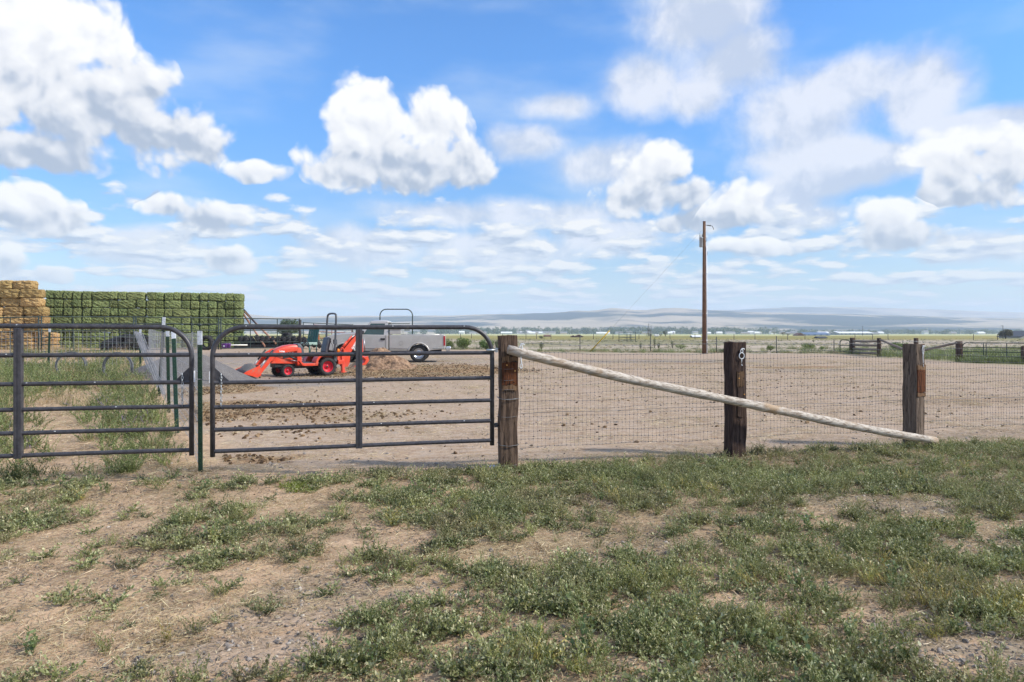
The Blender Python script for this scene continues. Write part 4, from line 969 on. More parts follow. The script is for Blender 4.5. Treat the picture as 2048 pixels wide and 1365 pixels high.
lettering('BX23S', .06, (1.13, .256, .98), (R(90), R(2), R(180)), tr, WL)
lettering('LA340', .07, (1.60, .395, .90), (R(90), R(8), R(180)), tr, WL)
lettering('KUBOTA', .09, (-1.26, .112, 1.10), (R(90), R(-55), R(180)), tr, WL)
# ================================================================ pickup truck
PAINT = mat('champagne_silver', (.47, .445, .415), (.51, .485, .455), 3, .28, .22, coat=.6, dirt=(.36, .32, .27), dscale=2.5, dth=(.60, .9))
LOWP = mat('tan_lower_trim', (.30, .27, .235), (.34, .31, .27), 3, .45, .2)
GLASS = mat('tinted_glass', (.018, .050, .048), (.03, .075, .07), .8, .05, 0, spec=.8)
CHR = mat('bright_chrome', (.62, .62, .63), None, rough=.22, metal=.9)
REDL = mat('red_lens', (.38, .012, .022), (.45, .02, .03), 30, .25)
ftr = Vector((-1, -.075, 0)).normalized(); tang = math.atan2(ftr.y, ftr.x); lat = Vector((-ftr.y, ftr.x, 0))
near = Vector((gx(838, 31.2), 31.2, 0)); og = near-lat*.80
tk = thing('pickup_truck', 'champagne silver pickup with regular cab, long bed and steel toolbox', 'pickup truck', (og.x, og.y, gz(og.x, og.y)+.0), tang)
def arch_pts(cx, r, zb, n=12): # wheel opening from the rear lower corner to the front lower corner
    a0 = math.asin(min(1, (zb-.40)/r)); return [(cx+r*math.cos(PI-a0-(PI-2*a0)*i/n), .40+r*math.sin(PI-a0-(PI-2*a0)*i/n)) for i in range(n+1)]
zr = .52; HW = .965
for s in (-1, 1):
    y0_, y1_ = sorted((s*HW, s*(HW-.09)))
    rear = [(-1.18, .60), (-1.18, 1.20), (-1.14, 1.25), (1.33, 1.25), (1.33, zr)]+[(x, z) for x, z in reversed(arch_pts(0, .47, zr))]+[(-.62, .56)]
    k = MB(); k.prism(rear, y0_, y1_); bs = part('bed_side', k, PAINT, tk, bevel=.022)
    k = MB(); k.tube([(x, s*(HW+.004), z) for x, z in arch_pts(0, .485, zr, 16)], .035, 6); part('wheel_arch_flare', k, PAINT, tk)
    k = MB(); k.tube([(x, s*(HW+.002), z) for x, z in arch_pts(3.34, .485, zr, 16)], .035, 6); part('wheel_arch_flare', k, PAINT, tk)
    frnt = [(1.37, zr), (1.37, 1.25), (2.55, 1.27), (2.75, 1.34), (3.4, 1.31), (3.95, 1.24), (4.14, 1.16), (4.18, .95), (4.17, .62), (4.0, .56)]+[(x, z) for x, z in reversed(arch_pts(3.34, .47, zr))]
    k = MB(); k.prism(frnt, y0_, y1_); part('cab_side', k, PAINT, tk, bevel=.03)
    y2_ = s*(HW+.006)
    for (x_, l_) in ((.92, .80), (-.90, .52), (2.14, 1.40)): part('side_moulding', MB().box((x_, y2_, .655), (l_, .014, .022)), CHR, tk)
    y2_ = s*(HW-.002)
    for (x_, l_) in ((.90, .84), (2.12, 1.44)): part('lower_trim', MB().box((x_, y2_, .575), (l_, .014, .10)), LOWP, tk)
    k = MB(); k.box((1.92, s*(HW-.05), .48), (1.2, .12, .10)); part('rocker_panel', k, TBLK, tk)
    if s: # door line, handle, mirror, lamp
        [part('door_seam', MB().box((x_, s*(HW+.001), .93), (.012, .006, .62)), TBLK, tk) for x_ in (1.50, 2.60)]
        dh = MB(); dh.box((1.62, s*(HW+.014), 1.06), (.20, .03, .085)); part('door_handle', dh, TBLK, tk, bevel=.01)
        k = MB(); k.box((2.50, s*(HW+.13), 1.36), (.10, .22, .17)); k.box((2.52, s*(HW+.03), 1.30), (.06, .10, .05)); part('mirror', k, TBLK, tk, bevel=.02)
        k = MB(); k.box((-1.155, s*(HW+.0), .98), (.085, .035, .44)); part('taillight', k, REDL, tk, bevel=.012)
        k = MB(); k.box((4.10, s*(HW+.002), .99), (.12, .03, .26)); part('marker_lamp', k, AMB, tk, bevel=.01)
        k = MB(); k.box((4.165, s*.70, .98), (.06, .40, .22)); part('headlight', k, mat('clear_lens', (.7, .72, .74), None, rough=.15), tk, bevel=.01)
k = MB(); k.tube([(.80+.09*math.cos(a), HW+.004, .88+.09*math.sin(a)) for a in [2*PI*j/20 for j in range(21)]], .006, 4, False); part('fuel_door', k, LOWP, tk)
k = MB(); k.box((.08, 0, .74), (2.46, 1.80, .05)); part('bed_floor', k, TGRY, tk)
k = MB(); k.box((1.30, 0, .98), (.05, 1.78, .5)); part('bed_front_wall', k, PAINT, tk)
k = MB(); k.box((-1.17, 0, .92), (.06, 1.72, .62)); part('tailgate', k, PAINT, tk, bevel=.015)
k = MB(); k.prism([(-1.22, .50), (-1.42, .52), (-1.44, .66), (-1.40, .70), (-1.22, .69)], -.95, .95); part('rear_bumper', k, CHR, tk, bevel=.02)
k = MB(); k.prism([(4.17, .46), (4.32, .48), (4.33, .66), (4.17, .68)], -.96, .96); part('front_bumper', k, CHR, tk, bevel=.02)
k = MB(); k.box((4.16, 0, .98), (.05, 1.0, .24)); part('grille', k, TBLK, tk)
k = MB(); k.loft([[(2.62, -.86, 1.26), (2.62, -.70, 1.375), (2.62, .70, 1.375), (2.62, .86, 1.26)], [(3.3, -.86, 1.25), (3.3, -.70, 1.35), (3.3, .70, 1.35), (3.3, .86, 1.25)], [(3.9, -.85, 1.20), (3.9, -.68, 1.28), (3.9, .68, 1.28), (3.9, .85, 1.20)], [(4.15, -.84, 1.05), (4.15, -.66, 1.12), (4.15, .66, 1.12), (4.15, .84, 1.05)]], False); part('hood', k, PAINT, tk, bevel=.03)
k = MB(); k.box((2.75, 0, .85), (2.72, 1.70, .66)); part('cab_floor_and_engine_bay', k, TBLK, tk)
# cab: roof, pillars, glass
Rf = [(1.46, .70), (2.06, .70)]
k = MB(); k.loft([[(1.39, -.82, 1.80), (1.39, .82, 1.80), (2.24, .80, 1.80), (2.24, -.80, 1.80)], [(1.40, -.78, 1.88), (1.40, .78, 1.88), (2.16, .76, 1.89), (2.16, -.76, 1.89)], [(1.50, -.64, 1.925), (1.50, .64, 1.925), (2.02, .62, 1.935), (2.02, -.62, 1.935)]]); part('roof', k, PAINT, tk, bevel=.03)
for s in (-1, 1):
    def pl(pts, th=.045):
        a_ = [Vector((x, s*y, z)) for x, y, z in pts]; b__ = [Vector((x, s*(y-th), z)) for x, y, z in pts]; n = len(pts); q = MB()
        q.add(a_+b__, [tuple(range(n)), tuple(range(2*n-1, n-1, -1))]+[(i, (i+1) % n, n+(i+1) % n, n+i) for i in range(n)]); return q
    part('rear_pillar', pl([(1.38, .93, 1.24), (1.58, .93, 1.24), (1.53, .82, 1.80), (1.39, .82, 1.80)]), PAINT, tk)
    part('windscreen_pillar', pl([(2.50, .93, 1.26), (2.66, .92, 1.30), (2.24, .80, 1.80), (2.15, .81, 1.80)]), PAINT, tk)
    part('door_top_frame', pl([(1.53, .825, 1.77), (2.20, .815, 1.77), (2.16, .80, 1.815), (1.52, .81, 1.815)]), PAINT, tk)
    part('side_window', pl([(1.58, .915, 1.25), (2.52, .915, 1.26), (2.17, .812, 1.775), (1.535, .812, 1.775)], .012), GLASS, tk)
k = MB(); k.add([(2.655, -.86, 1.33), (2.655, .86, 1.33), (2.24, .76, 1.81), (2.24, -.76, 1.81), (2.64, -.86, 1.32), (2.64, .86, 1.32), (2.225, .76, 1.80), (2.225, -.76, 1.80)], [(0, 1, 2, 3), (7, 6, 5, 4), (0, 4, 5, 1), (1, 5, 6, 2), (2, 6, 7, 3), (3, 7, 4, 0)]); part('windscreen', k, GLASS, tk)
k = MB(); k.box((1.395, 0, 1.53), (.014, 1.44, .46)); part('rear_window', k, GLASS, tk)
k = MB(); k.box((1.37, 0, 1.27), (.03, 1.7, .08)); part('cab_back_panel', k, PAINT, tk)
k = MB(); k.box((1.95, 0, 1.32), (.14, 1.3, .55), (0, R(-12), 0)); part('bench_seat', k, TGRY, tk, bevel=.05)
for x in (0, 3.34):
    for s in (-1, 1): wheel(x, s*.80, .405, .27, s, 30, tk, CHR, .60, kind='truck')
k = MB(); k.box((1.6, .42, .50), (5.2, .10, .16)); k.box((1.6, -.42, .50), (5.2, .10, .16)); k.tube([(0, -.8, .385), (0, .8, .385)], .06, 8); k.tube([(3.34, -.8, .385), (3.34, .8, .385)], .06, 8); part('chassis', k, TBLK, tk)
for s in (-.90, .90):
    k = MB(); k.tube([(-1.1, s, 1.262), (.80, s, 1.262)], .020, 6); [k.box((x, s, 1.275), (.06, .05, .05)) for x in (.6, -.2, -1.0)]; part('bed_rail', k, PAINT, tk)
tb = thing('toolbox', 'flat silver toolbox lying across the pickup bed behind the cab', 'toolbox', tk.matrix_basis @ Vector((1.06, 0, 1.255)), tang)
k = MB(); k.box((0, 0, .12), (.50, 1.86, .20)); part('box', k, PAINT, tb, bevel=.01)
k = MB(); k.prism([(-.27, .225), (.27, .225), (.24, .285), (-.20, .285)], -.95, .95); part('lid', k, mat('brushed_box_lid', (.50, .48, .45), (.56, .54, .51), 5, .35, .5), tb, bevel=.008)
# ================================================================ foliage helpers
def leaf_mat(name, a, b_, c_, sc=1.2, trans=.35, vary=.18, wither=None):
    m = bpy.data.materials.new(name); m.use_nodes = True; t = NT(m.node_tree); b = m.node_tree.nodes['Principled BSDF']
    p = worldco(t); n = t.noise(p, sc, 3, .6); r = t.node('ShaderNodeObjectInfo').outputs['Random']
    tint = t.attr('tint'); 
    c = t.mix(t.ss(n, .35, .65), a, b_); c = t.mix(t.ss(tint, .55, .95), c, c_)
    if wither: c = t.mix(t.ss(t.noise(t.vm('ADD', p, (3, 9, 1)), .9, 5, .65), .47, .68, 0, .75), c, wither)
    h = t.node('ShaderNodeHueSaturation'); t.put(h.inputs['Color'], c); t.put(h.inputs['Value'], t.lin(r, 0, 1, 1-vary, 1+vary)); t.put(h.inputs['Hue'], t.lin(t.m('FRACT', t.m('MULTIPLY', r, 7.31)), 0, 1, .485, .515))
    t.put(b.inputs['Base Color'], h.outputs[0]); b.inputs['Roughness'].default_value = .45; b.inputs['Specular IOR Level'].default_value = .45
    tr_ = t.node('ShaderNodeBsdfTranslucent'); t.put(tr_.inputs['Color'], t.mix(.35, h.outputs[0], (.5, .55, .15), 'MIX'))
    mx = t.node('ShaderNodeMixShader'); mx.inputs[0].default_value = trans*.6
    t.l.new(b.outputs[0], mx.inputs[1]); t.l.new(tr_.outputs[0], mx.inputs[2]); t.l.new(mx.outputs[0], m.node_tree.nodes['Material Output'].inputs['Surface'])
    return m
def quads_mesh(name, C, U, V, tint, m):   # many small leaf faces: centres, half axes
    n = len(C); co = np.empty((n*4, 3), np.float32)
    co[0::4] = C-U; co[1::4] = C+V*.9; co[2::4] = C+U; co[3::4] = C-V*.9
    me = bpy.data.meshes.new(name); me.vertices.add(n*4); me.vertices.foreach_set('co', co.ravel())
    me.loops.add(n*4); me.loops.foreach_set('vertex_index', np.arange(n*4, dtype=np.int32)); me.polygons.add(n)
    me.polygons.foreach_set('loop_start', np.arange(0, n*4, 4, dtype=np.int32)); me.polygons.foreach_set('loop_total', np.full(n, 4, np.int32))
    me.update(calc_edges=True); me.attributes.new('tint', 'FLOAT', 'POINT').data.foreach_set('value', np.repeat(np.asarray(tint, np.float32), 4)); me.materials.append(m); return me
def unit(v): return v/np.maximum(np.linalg.norm(v, axis=1, keepdims=True), 1e-6)
def crown(lobes, n, size, seed, up=.0):   # leaf faces through the volume of several lobes (x,y,z,rx,ry,rz)
    g = np.random.default_rng(seed); lobes = np.array(lobes, float); wt = (lobes[:, 3]*lobes[:, 4]*lobes[:, 5])**.7; wt /= wt.sum()
    k = g.choice(len(lobes), n, p=wt); d = unit(g.normal(0, 1, (n, 3))); rr = g.uniform(.25, 1, (n, 1))**.45
    rr *= 1+.16*np.sin(d[:, :1]*5+k[:, None])*np.cos(d[:, 2:]*6+seed)+g.normal(0, .05, (n, 1))
    C = lobes[k, :3]+d*rr*lobes[k, 3:6]
    nrm = unit(d+g.normal(0, .8, (n, 3))); U = unit(np.cross(nrm, g.normal(0, 1, (n, 3)))+np.array([0, 0, up])); V = np.cross(nrm, U)
    s = size*g.uniform(.6, 1.35, (n, 1)); return C, U*s, V*s*.55, g.random(n)
def foliage(name, lobes, n, size, seed, m, parent, up=0.):
    me = quads_mesh(name, *crown(lobes, n, size, seed, up), m); o = bpy.data.objects.new(name, me); COL.objects.link(o); o.parent = parent; return o
BARK = mat('bark', (.07, .05, .035), (.13, .10, .075), 9, .95)
L_SHRUB = leaf_mat('bright_shrub_leaf', (.075, .125, .022), (.13, .20, .04), (.22, .29, .075), 2.5)
L_DARK = leaf_mat('dark_shrub_leaf', (.030, .055, .016), (.055, .090, .026), (.10, .14, .04), 2.0)
L_SAGE = leaf_mat('sage_leaf', (.10, .115, .055), (.17, .18, .09), (.24, .24, .13), 2.)
L_TREE = leaf_mat('tree_leaf', (.022, .042, .016), (.045, .075, .024), (.085, .12, .035), .5)
L_CON = leaf_mat('conifer_needles', (.010, .022, .013), (.020, .038, .020), (.035, .055, .03), .5)
L_PURP = leaf_mat('dusky_leaf', (.045, .035, .022), (.07, .055, .03), (.10, .08, .04), .6)
L_YEL = leaf_mat('yellow_green_leaf', (.16, .19, .05), (.24, .26, .07), (.32, .33, .10), .5)
def shrub(label, px, pbase, wpx, hpx, m, n=420, group='green shrubs beyond the corral', cat='shrub', lean=0, up=.6):
    p = gp(px, pbase); k = p.y/F; w = wpx*k; h = hpx*k; s_ = int(px)
    g = thing('shrub', label, cat, p, 0, group); rr = random.Random(s_)
    lobes = [(0, 0, h*.48, w*.36, w*.34, h*.46)]+[(rr.uniform(-.33, .33)*w, rr.uniform(-.25, .25)*w, h*rr.uniform(.35, .62), w*rr.uniform(.16, .26), w*.22, h*rr.uniform(.26, .38)) for _ in range(7)]
    foliage('foliage', lobes, int(n*2.6), max(.03, min(w, h)*.062), s_, m, g, up)
    k2 = MB(); [k2.tube([(rr.uniform(-.08, .08)*w, 0, -.05), (rr.uniform(-.35, .35)*w, rr.uniform(-.2, .2)*w, h*.6)], .010+.004*w, 5) for _ in range(6)]; part('stems', k2, BARK, g); return g
for a in (('round bright green shrub just right of the pickup bumper', 893, 699, 30, 21, L_SHRUB), ('round bright green shrub in the middle of the three by the pickup', 927, 699, 38, 25, L_SHRUB, 600),
          ('round green shrub behind the curved gate corner', 973, 699, 32, 22, L_SHRUB, 600), ('paler loose shrub directly left of the gate post', 996, 701, 20, 24, L_SAGE),
          ('small dark green bush in the yellow grass right of the gate post', 1083, 678, 18, 7, L_DARK, 260), ('thin sparse weed bush behind the barbed wire right of the gate post', 1083, 699, 14, 17, L_SAGE, 150),
          ('sparse pale green weed bush left of the tall weeds', 1281, 698, 9, 16, L_SAGE, 130), ('broad yellow green grassy bush by the utility pole', 1362, 698, 26, 10, L_SHRUB, 380),
          ('dark low bush right behind the utility pole', 1448, 706, 22, 9, L_DARK, 220), ('green bush right of the dark middle post', 1541, 702, 21, 13, L_SHRUB, 360),
          ('largest wide green bush between the middle and right posts', 1619, 699, 33, 14, L_SHRUB, 560), ('small round bush beside the widest one', 1643, 700, 13, 8, L_SHRUB, 180), ('tiny bush in the far grass above the widest one', 1627, 685, 7, 6, L_DARK, 100),
          ('loose green bush behind the sloping rail left of the right post', 1797, 703, 36, 20, L_SHRUB, 520), ('olive bush by the low rails', 1728, 689, 16, 6, L_DARK, 140)):
    shrub(*a)
for px, h, lab in ((1309, 28, 'tallest dark stalky weed left of the utility pole'), (1317, 15, 'short dark weed beside the tallest stalky one'), (1345, 19, 'dark stalky weed next to the broad grassy bush')):
    shrub(lab, px, 697, 7, h, L_DARK, 130, 'stalky weeds near the utility pole', 'weed')
def tree(label, px, pbase, y, wpx, hpx, m, n, group=None, kind='round', name='tree', trunk=.3):
    k = y/F; x = gx(px, y); z = float(terrain(x, y)); g = thing(name, label, 'tree', (x, y, z), 0, group); w = wpx*k; h = hpx*k; s_ = int(px*3+y); rr = random.Random(s_)
    if kind == 'round':
        lobes = [(0, 0, h*.56, w*.36, w*.36, h*.40)]+[(math.cos(a)*w*.28, math.sin(a)*w*.28, h*rr.uniform(.38, .74), w*.20, w*.2, h*rr.uniform(.16, .22)) for a in [rr.uniform(0, 6.3) for _ in range(10)]]
    else:
        lobes = [(rr.uniform(-.04, .04)*w, 0, h*(.06+.92*i/9), w*.5*(1-i/9.6)**.8+.05*w, w*.5*(1-i/9.6)**.8+.05*w, h*.085) for i in range(10)]
    foliage('crown', lobes, n, max(.10, w*.045), s_, m, g)
    k2 = MB(); k2.tube([(0, 0, -.2), (0, 0, h*trunk), (rr.uniform(-.05, .05)*w, 0, h*.75)], [w*.05, w*.04, w*.012], 7)
    for _ in range(5): a = rr.uniform(0, 6.3); k2.tube([(0, 0, h*rr.uniform(.25, .5)), (math.cos(a)*w*.3, math.sin(a)*w*.3, h*rr.uniform(.5, .75))], [w*.02, w*.008], 5)
    part('trunk', k2, BARK, g); return g
tree('round dark green tree between the hay stack and the roll bar', 576, 668, 150, 46, 44, L_TREE, 2600)
tree('dark conifer with the left spire of a twin pair beyond the fence', 1297, 672, 330, 11, 25, L_CON, 700, None, 'cone', 'conifer_tree')
tree('dark conifer with the right spire of a twin pair beyond the fence', 1302, 672, 331, 9, 24, L_CON, 600, None, 'cone', 'conifer_tree')
tree('round olive tree standing just right of the twin conifers', 1331, 672, 325, 13, 14, L_TREE, 700)
tree('dusky round tree beside the dark barn at the right edge', 2011, 681, 190, 27, 21, L_PURP, 1800)
tree('bare grey spreading tree left of the blue roofed barn', 1566, 675, 420, 12, 9, L_PURP, 300); tree('low grey tree right beside the spreading one', 1577, 675, 425, 9, 5, L_PURP, 200)
for i, (px, w_) in enumerate(((1316, 10), (1321, 9), (1310, 7))): tree('low dark hedge tree in the group by the twin conifers, %s' % ['in the middle', 'towards the round olive tree', 'next to the conifer'][i], px, 672, 328, w_, 6, L_CON, 200, 'low dark trees by the twin conifers')
# ================================================================ fences beyond the corral
DPOST = mat('dark_steel_post', (.03, .035, .032), (.06, .06, .055), 12, .6)
FWIRE = mat('far_wire', (.17, .17, .17), None, rough=.5, metal=.4)
def line_fence(label, pts, posts, hp, wires, wr=.006, pr=.035, m=DPOST, base=None):
    P = [Vector((gx(px, y), y, gz(gx(px, y), y))) for px, y in pts]; g = thing('field_fence', label, 'fence', P[0])
    for px, y, h in posts:
        x = gx(px, y); z = gz(x, y); part('fence_post', MB().tube([(x, y, z-.1), (x+.0, y, z+h)], pr, 6), m, g, True)
    for hh in wires:
        part('wire', MB().tube([p+Vector((0, 0, hh)) for p in P], wr, 4, False), FWIRE, g, True)
    return g
line_fence('strand wire fence on steel posts along the back of the corral', [(1004, 58), (1160, 57.5), (1301, 56.5), (1433, 53), (1553, 52), (1668, 52.5), (1681, 52)],
           [(1160, 57.5, 1.40), (1301, 56.5, 1.45), (1433, 53, 1.25), (1553, 52, 1.30), (1668, 52.5, 1.05)], 1.4, (.35, .62, .9, 1.15), .005, .036)
line_fence('far line of short dark posts across the yellow grass', [(880, 185), (2048, 150)], [(px, 185-35*(px-880)/1168, 1.35) for px in (921, 943, 1005, 1052, 1073, 1102, 1187, 1210, 1226, 1260, 1278, 1340, 1390, 1405, 1468, 1510, 1575, 1610, 1710, 1745, 1776, 1947, 1995)], 1.3, (.7, 1.1), .006, .07, BARK)
# split rail and gates at the right
WOOD = tie_mat('dark_round_post', (.12, .075, .055), (.05, .03, .024), (.03, .02, .016))
RAILW = tie_mat('grey_rail', (.36, .30, .25), (.20, .16, .13), (.12, .095, .08))
rf = thing('rail_fence', 'weathered wooden rail fence with sloping braces behind the right post', 'fence', (24, 44, 0))
cA = Vector((gx(1705, 51), 51, 0)); cB = Vector((gx(1758, 44.5), 44.5, 0)); cC = Vector((gx(1832, 40.5), 40.5, 0)); cD = Vector((gx(1918, 36.4), 36.4, 0))
for p, top, r_ in ((cA, 676, .19), (cB, 676.5, .13), (cC, 676.5, .13), (cD, 683, .17)):
    z = gz(p.x, p.y); zt = EYE-(top-HORIZON)/F*p.y; part('fence_post', MB().tube([(p.x, p.y, z-.2), (p.x+.01, p.y, (z+zt)/2), (p.x, p.y, zt)], [r_*1.05, r_, r_*.97], 12), WOOD, rf, True)
for ya_, yb_ in ((682.5, 683), (690, 691.5), (698, 699.5), (705, 707)):
    za = EYE-(ya_-HORIZON)/F*cA.y; zb_ = EYE-(yb_-HORIZON)/F*cB.y
    part('rail', MB().tube([(cA.x, cA.y-.14, za), ((cA.x+cB.x)/2, (cA.y+cB.y)/2-.12, (za+zb_)/2-.02), (cB.x, cB.y-.12, zb_)], [.085, .08, .07], 10), RAILW, rf, True)
def zpx(p, y): return EYE-(y-HORIZON)/F*p.y
part('brace_rail', MB().tube([(cB.x+.02, cB.y-.1, zpx(cB, 680)), (cC.x-.1, cC.y, zpx(cC, 708))], .075, 10), RAILW, rf, True)
part('brace_rail', MB().tube([(cC.x+.05, cC.y, zpx(cC, 704)), (cD.x-.02, cD.y+.1, zpx(cD, 686))], .065, 10), RAILW, rf, True)
for hh in (698, 711): part('wire', MB().tube([(cB.x, cB.y-.13, zpx(cB, hh-5)), (cC.x, cC.y-.13, zpx(cC, hh-3)), (cD.x, cD.y-.17, zpx(cD, hh))], .008, 5, False), FWIRE, rf, True)
def small_gate(label, P0, P1, z0, z1, nr, ups, r=.026, m=PIPEG, rad=.22, z0b=None, z1b=None):
    u = (P1-P0); L = u.length; u = u/L; up = Vector((0, 0, 1)); g = thing('pipe_gate', label, 'gate', Vector((P0.x, P0.y, z0)))
    Q = lambda s, h: Vector((P0.x, P0.y, 0))+Vector((u.x, u.y, 0))*s+up*h
    pts = [Q(0, z0), Q(0, z1-rad)]+arc(Q(rad, z1-rad), rad, 180, 90, 6, Vector((u.x, u.y, 0)), up)[1:]+arc(Q(L-rad, z1-rad), rad, 90, 0, 6, Vector((u.x, u.y, 0)), up)+[Q(L, z0)]
    part('frame', MB().tube(pts, r, 8), m, g, True)
    for i in range(nr): z = z0+.06+(z1-z0-.06)*i/nr; part('rail', MB().tube([Q(0, z), Q(L, z)], r*.85, 8, False), m, g, True)
    for f in ups: part('upright', MB().tube([Q(L*f, z0+.05), Q(L*f, z1)], r*.85, 8, False), m, g, True)
    return g
small_gate('small dark green walk gate at the near end of the rail fence', Vector((gx(1680, 52.2), 52.2)), Vector((gx(1699.5, 51.6), 51.6)), .08, 1.02, 2, (), .035, mat('green_gate_pipe', (.012, .04, .025), (.02, .06, .035), 8, .5))
small_gate('dark pipe gate at the right edge beyond the dark grass', Vector((gx(1925, 36.3), 36.3)), Vector((gx(2062, 34.0), 34.0)), .02, 1.02, 4, (.32, .36, .66), .024)
w = MB(); P = Vector((gx(2046, 33.9), 33.9)); w.tube([(P.x, P.y, -.2), (P.x, P.y, .88)], .09, 10); solo('gate_post', w, WOOD, 'short dark post at the right frame edge holding the far pipe gate', 'post', (P.x, P.y, 0))
# far pens of thin pipe
pn = thing('pipe_pen', 'thin pipe pen standing in the yellow grass left of the conifers', 'livestock pen', (gx(1255, 118), 118, 0))
for px, y in ((1238, 120), (1254, 114), (1271, 118), (1262, 126)):
    part('post', MB().tube([(gx(px, y), y, -.1), (gx(px, y), y, 1.75)], .05, 6), PIPEG, pn, True)
for (a_, b2) in (((1238, 120), (1254, 114)), ((1254, 114), (1271, 118)), ((1271, 118), (1262, 126)), ((1262, 126), (1238, 120))):
    for h in (.35, .8, 1.25, 1.7): part('rail', MB().tube([(gx(*a_), a_[1], h), (gx(*b2), b2[1], h)], .03, 5), PIPEG, pn, True)
# ================================================================ utility pole, transformer and guy wire
yp = 51.0; bx = gx(1408.5, yp); tx = gx(1408.5, yp); zt = EYE+(HORIZON-443)/F*yp; zb = gz(bx, yp)
PW = tie_mat('utility_pole_wood', (.25, .145, .090), (.12, .062, .038), (.07, .035, .022))
up_ = thing('utility_pole', 'tall brown utility pole with grey transformer and white conduit', 'utility pole', (bx, yp, zb))
part('pole', MB().tube([(bx, yp, zb-.3), (bx, yp, zb+5), (tx, yp, zt)], [.165, .14, .105], 14), PW, up_, True)
part('conduit', MB().tube([(bx+.175, yp-.08, zb), (tx+.135, yp-.08, zb+8.0)], .048, 8), mat('grey_white_conduit', (.62, .64, .67), (.70, .71, .73), 6, .5), up_, True)
k = MB(); cx = bx-.235; k.lathe([(.001, 0), (.12, .01), (.135, .05), (.135, .66), (.15, .67), (.15, .71), (.11, .76), (.001, .78)], 20, 'z', (cx, yp-.02, zt-1.95)); tf = part('transformer', k, mat('transformer_grey', (.33, .35, .37), (.38, .40, .42), 4, .45), up_, True)
for dx in (-.09, .07):
    k = MB(); x = cx+dx; zz = zt-1.95+.78; k.lathe([(.02, 0), (.045, .03), (.02, .06), (.045, .09), (.02, .12), (.045, .15), (.015, .2), (.001, .34)], 10, 'z', (x, yp-.02, zz-.02)); part('bushing', k, TGRY, tf).location = (0, 0, 0)
    tf.children[-1].data.transform(Matrix.Translation(-Vector((bx, yp, zb))))
k = MB(); k.tube([(bx+.08, yp, zt-.28), (bx+.42, yp, zt-.33), (bx+.60, yp, zt-.36), (bx+.68, yp, zt-.52), (bx+.70, yp, zt-.62)], .022, 6); [k.lathe([(.02, -.03), (.055, 0), (.02, .03)], 8, 'x', (bx+.25+i*.07, yp, zt-.305-i*.007)) for i in range(4)]; part('insulator', k, TBLK, up_, True)
k = MB(); k.tube(sm([(bx+.10, yp, zt-1.2), (bx+.22, yp, zt-1.3), (bx+.10, yp, zt-1.6)], 2), .014, 5); k.tube(sm([(bx+.12, yp, zt-2.0), (bx+.26, yp, zt-2.4), (bx+.13, yp, zt-2.75), (bx+.05, yp-.1, zt-3.3)], 2), .016, 5); part('drop_cable', k, TBLK, up_, True)
for z in (3.0, 6.0, 1.0): k = MB(); k.tube([(bx-.17, yp-.1, zb+z), (bx+.24, yp-.13, zb+z)], .014, 5); part('conduit_bracket', k, ZINC, up_, True)
gy_ = thing('guy_wire', 'guy wire with yellow guard running up towards the utility pole', 'guy wire', at(1181, 703, 55)); ga = at(1180, 704, 56); gb_ = at(1225, 655, 55); top = Vector((tx, yp, zt-.5))
dirg = (top-ga).normalized(); part('yellow_guard', MB().tube([ga, ga+dirg*2.45], .048, 8), mat('yellow_guard', (.66, .42, .03), (.70, .48, .06), 6, .5), gy_, True)
part('wire', MB().tube([ga+dirg*2.45, top], .0045, 5), FWIRE, gy_, True)
w = MB(); x = gx(2006, 185); w.tube([(x, 185, 0), (x, 185, 3.6)], .09, 6); w.tube([(x-.6, 185, 3.55), (x+.1, 185, 3.55)], .05, 5); solo('light_pole', w, TGRY, 'thin grey pole beside the dusky tree at right', 'pole', (x, 185, 0))
w = MB(); x = gx(1725, 420); w.tube([(x, 420, 0), (x, 420, 6.0)], .12, 6); w.tube([(x-.5, 420, 5.8), (x+.5, 420, 5.8)], .06, 5); solo('power_pole', w, TGRY, 'thin far power pole in front of the long white building', 'pole', (x, 420, 0))
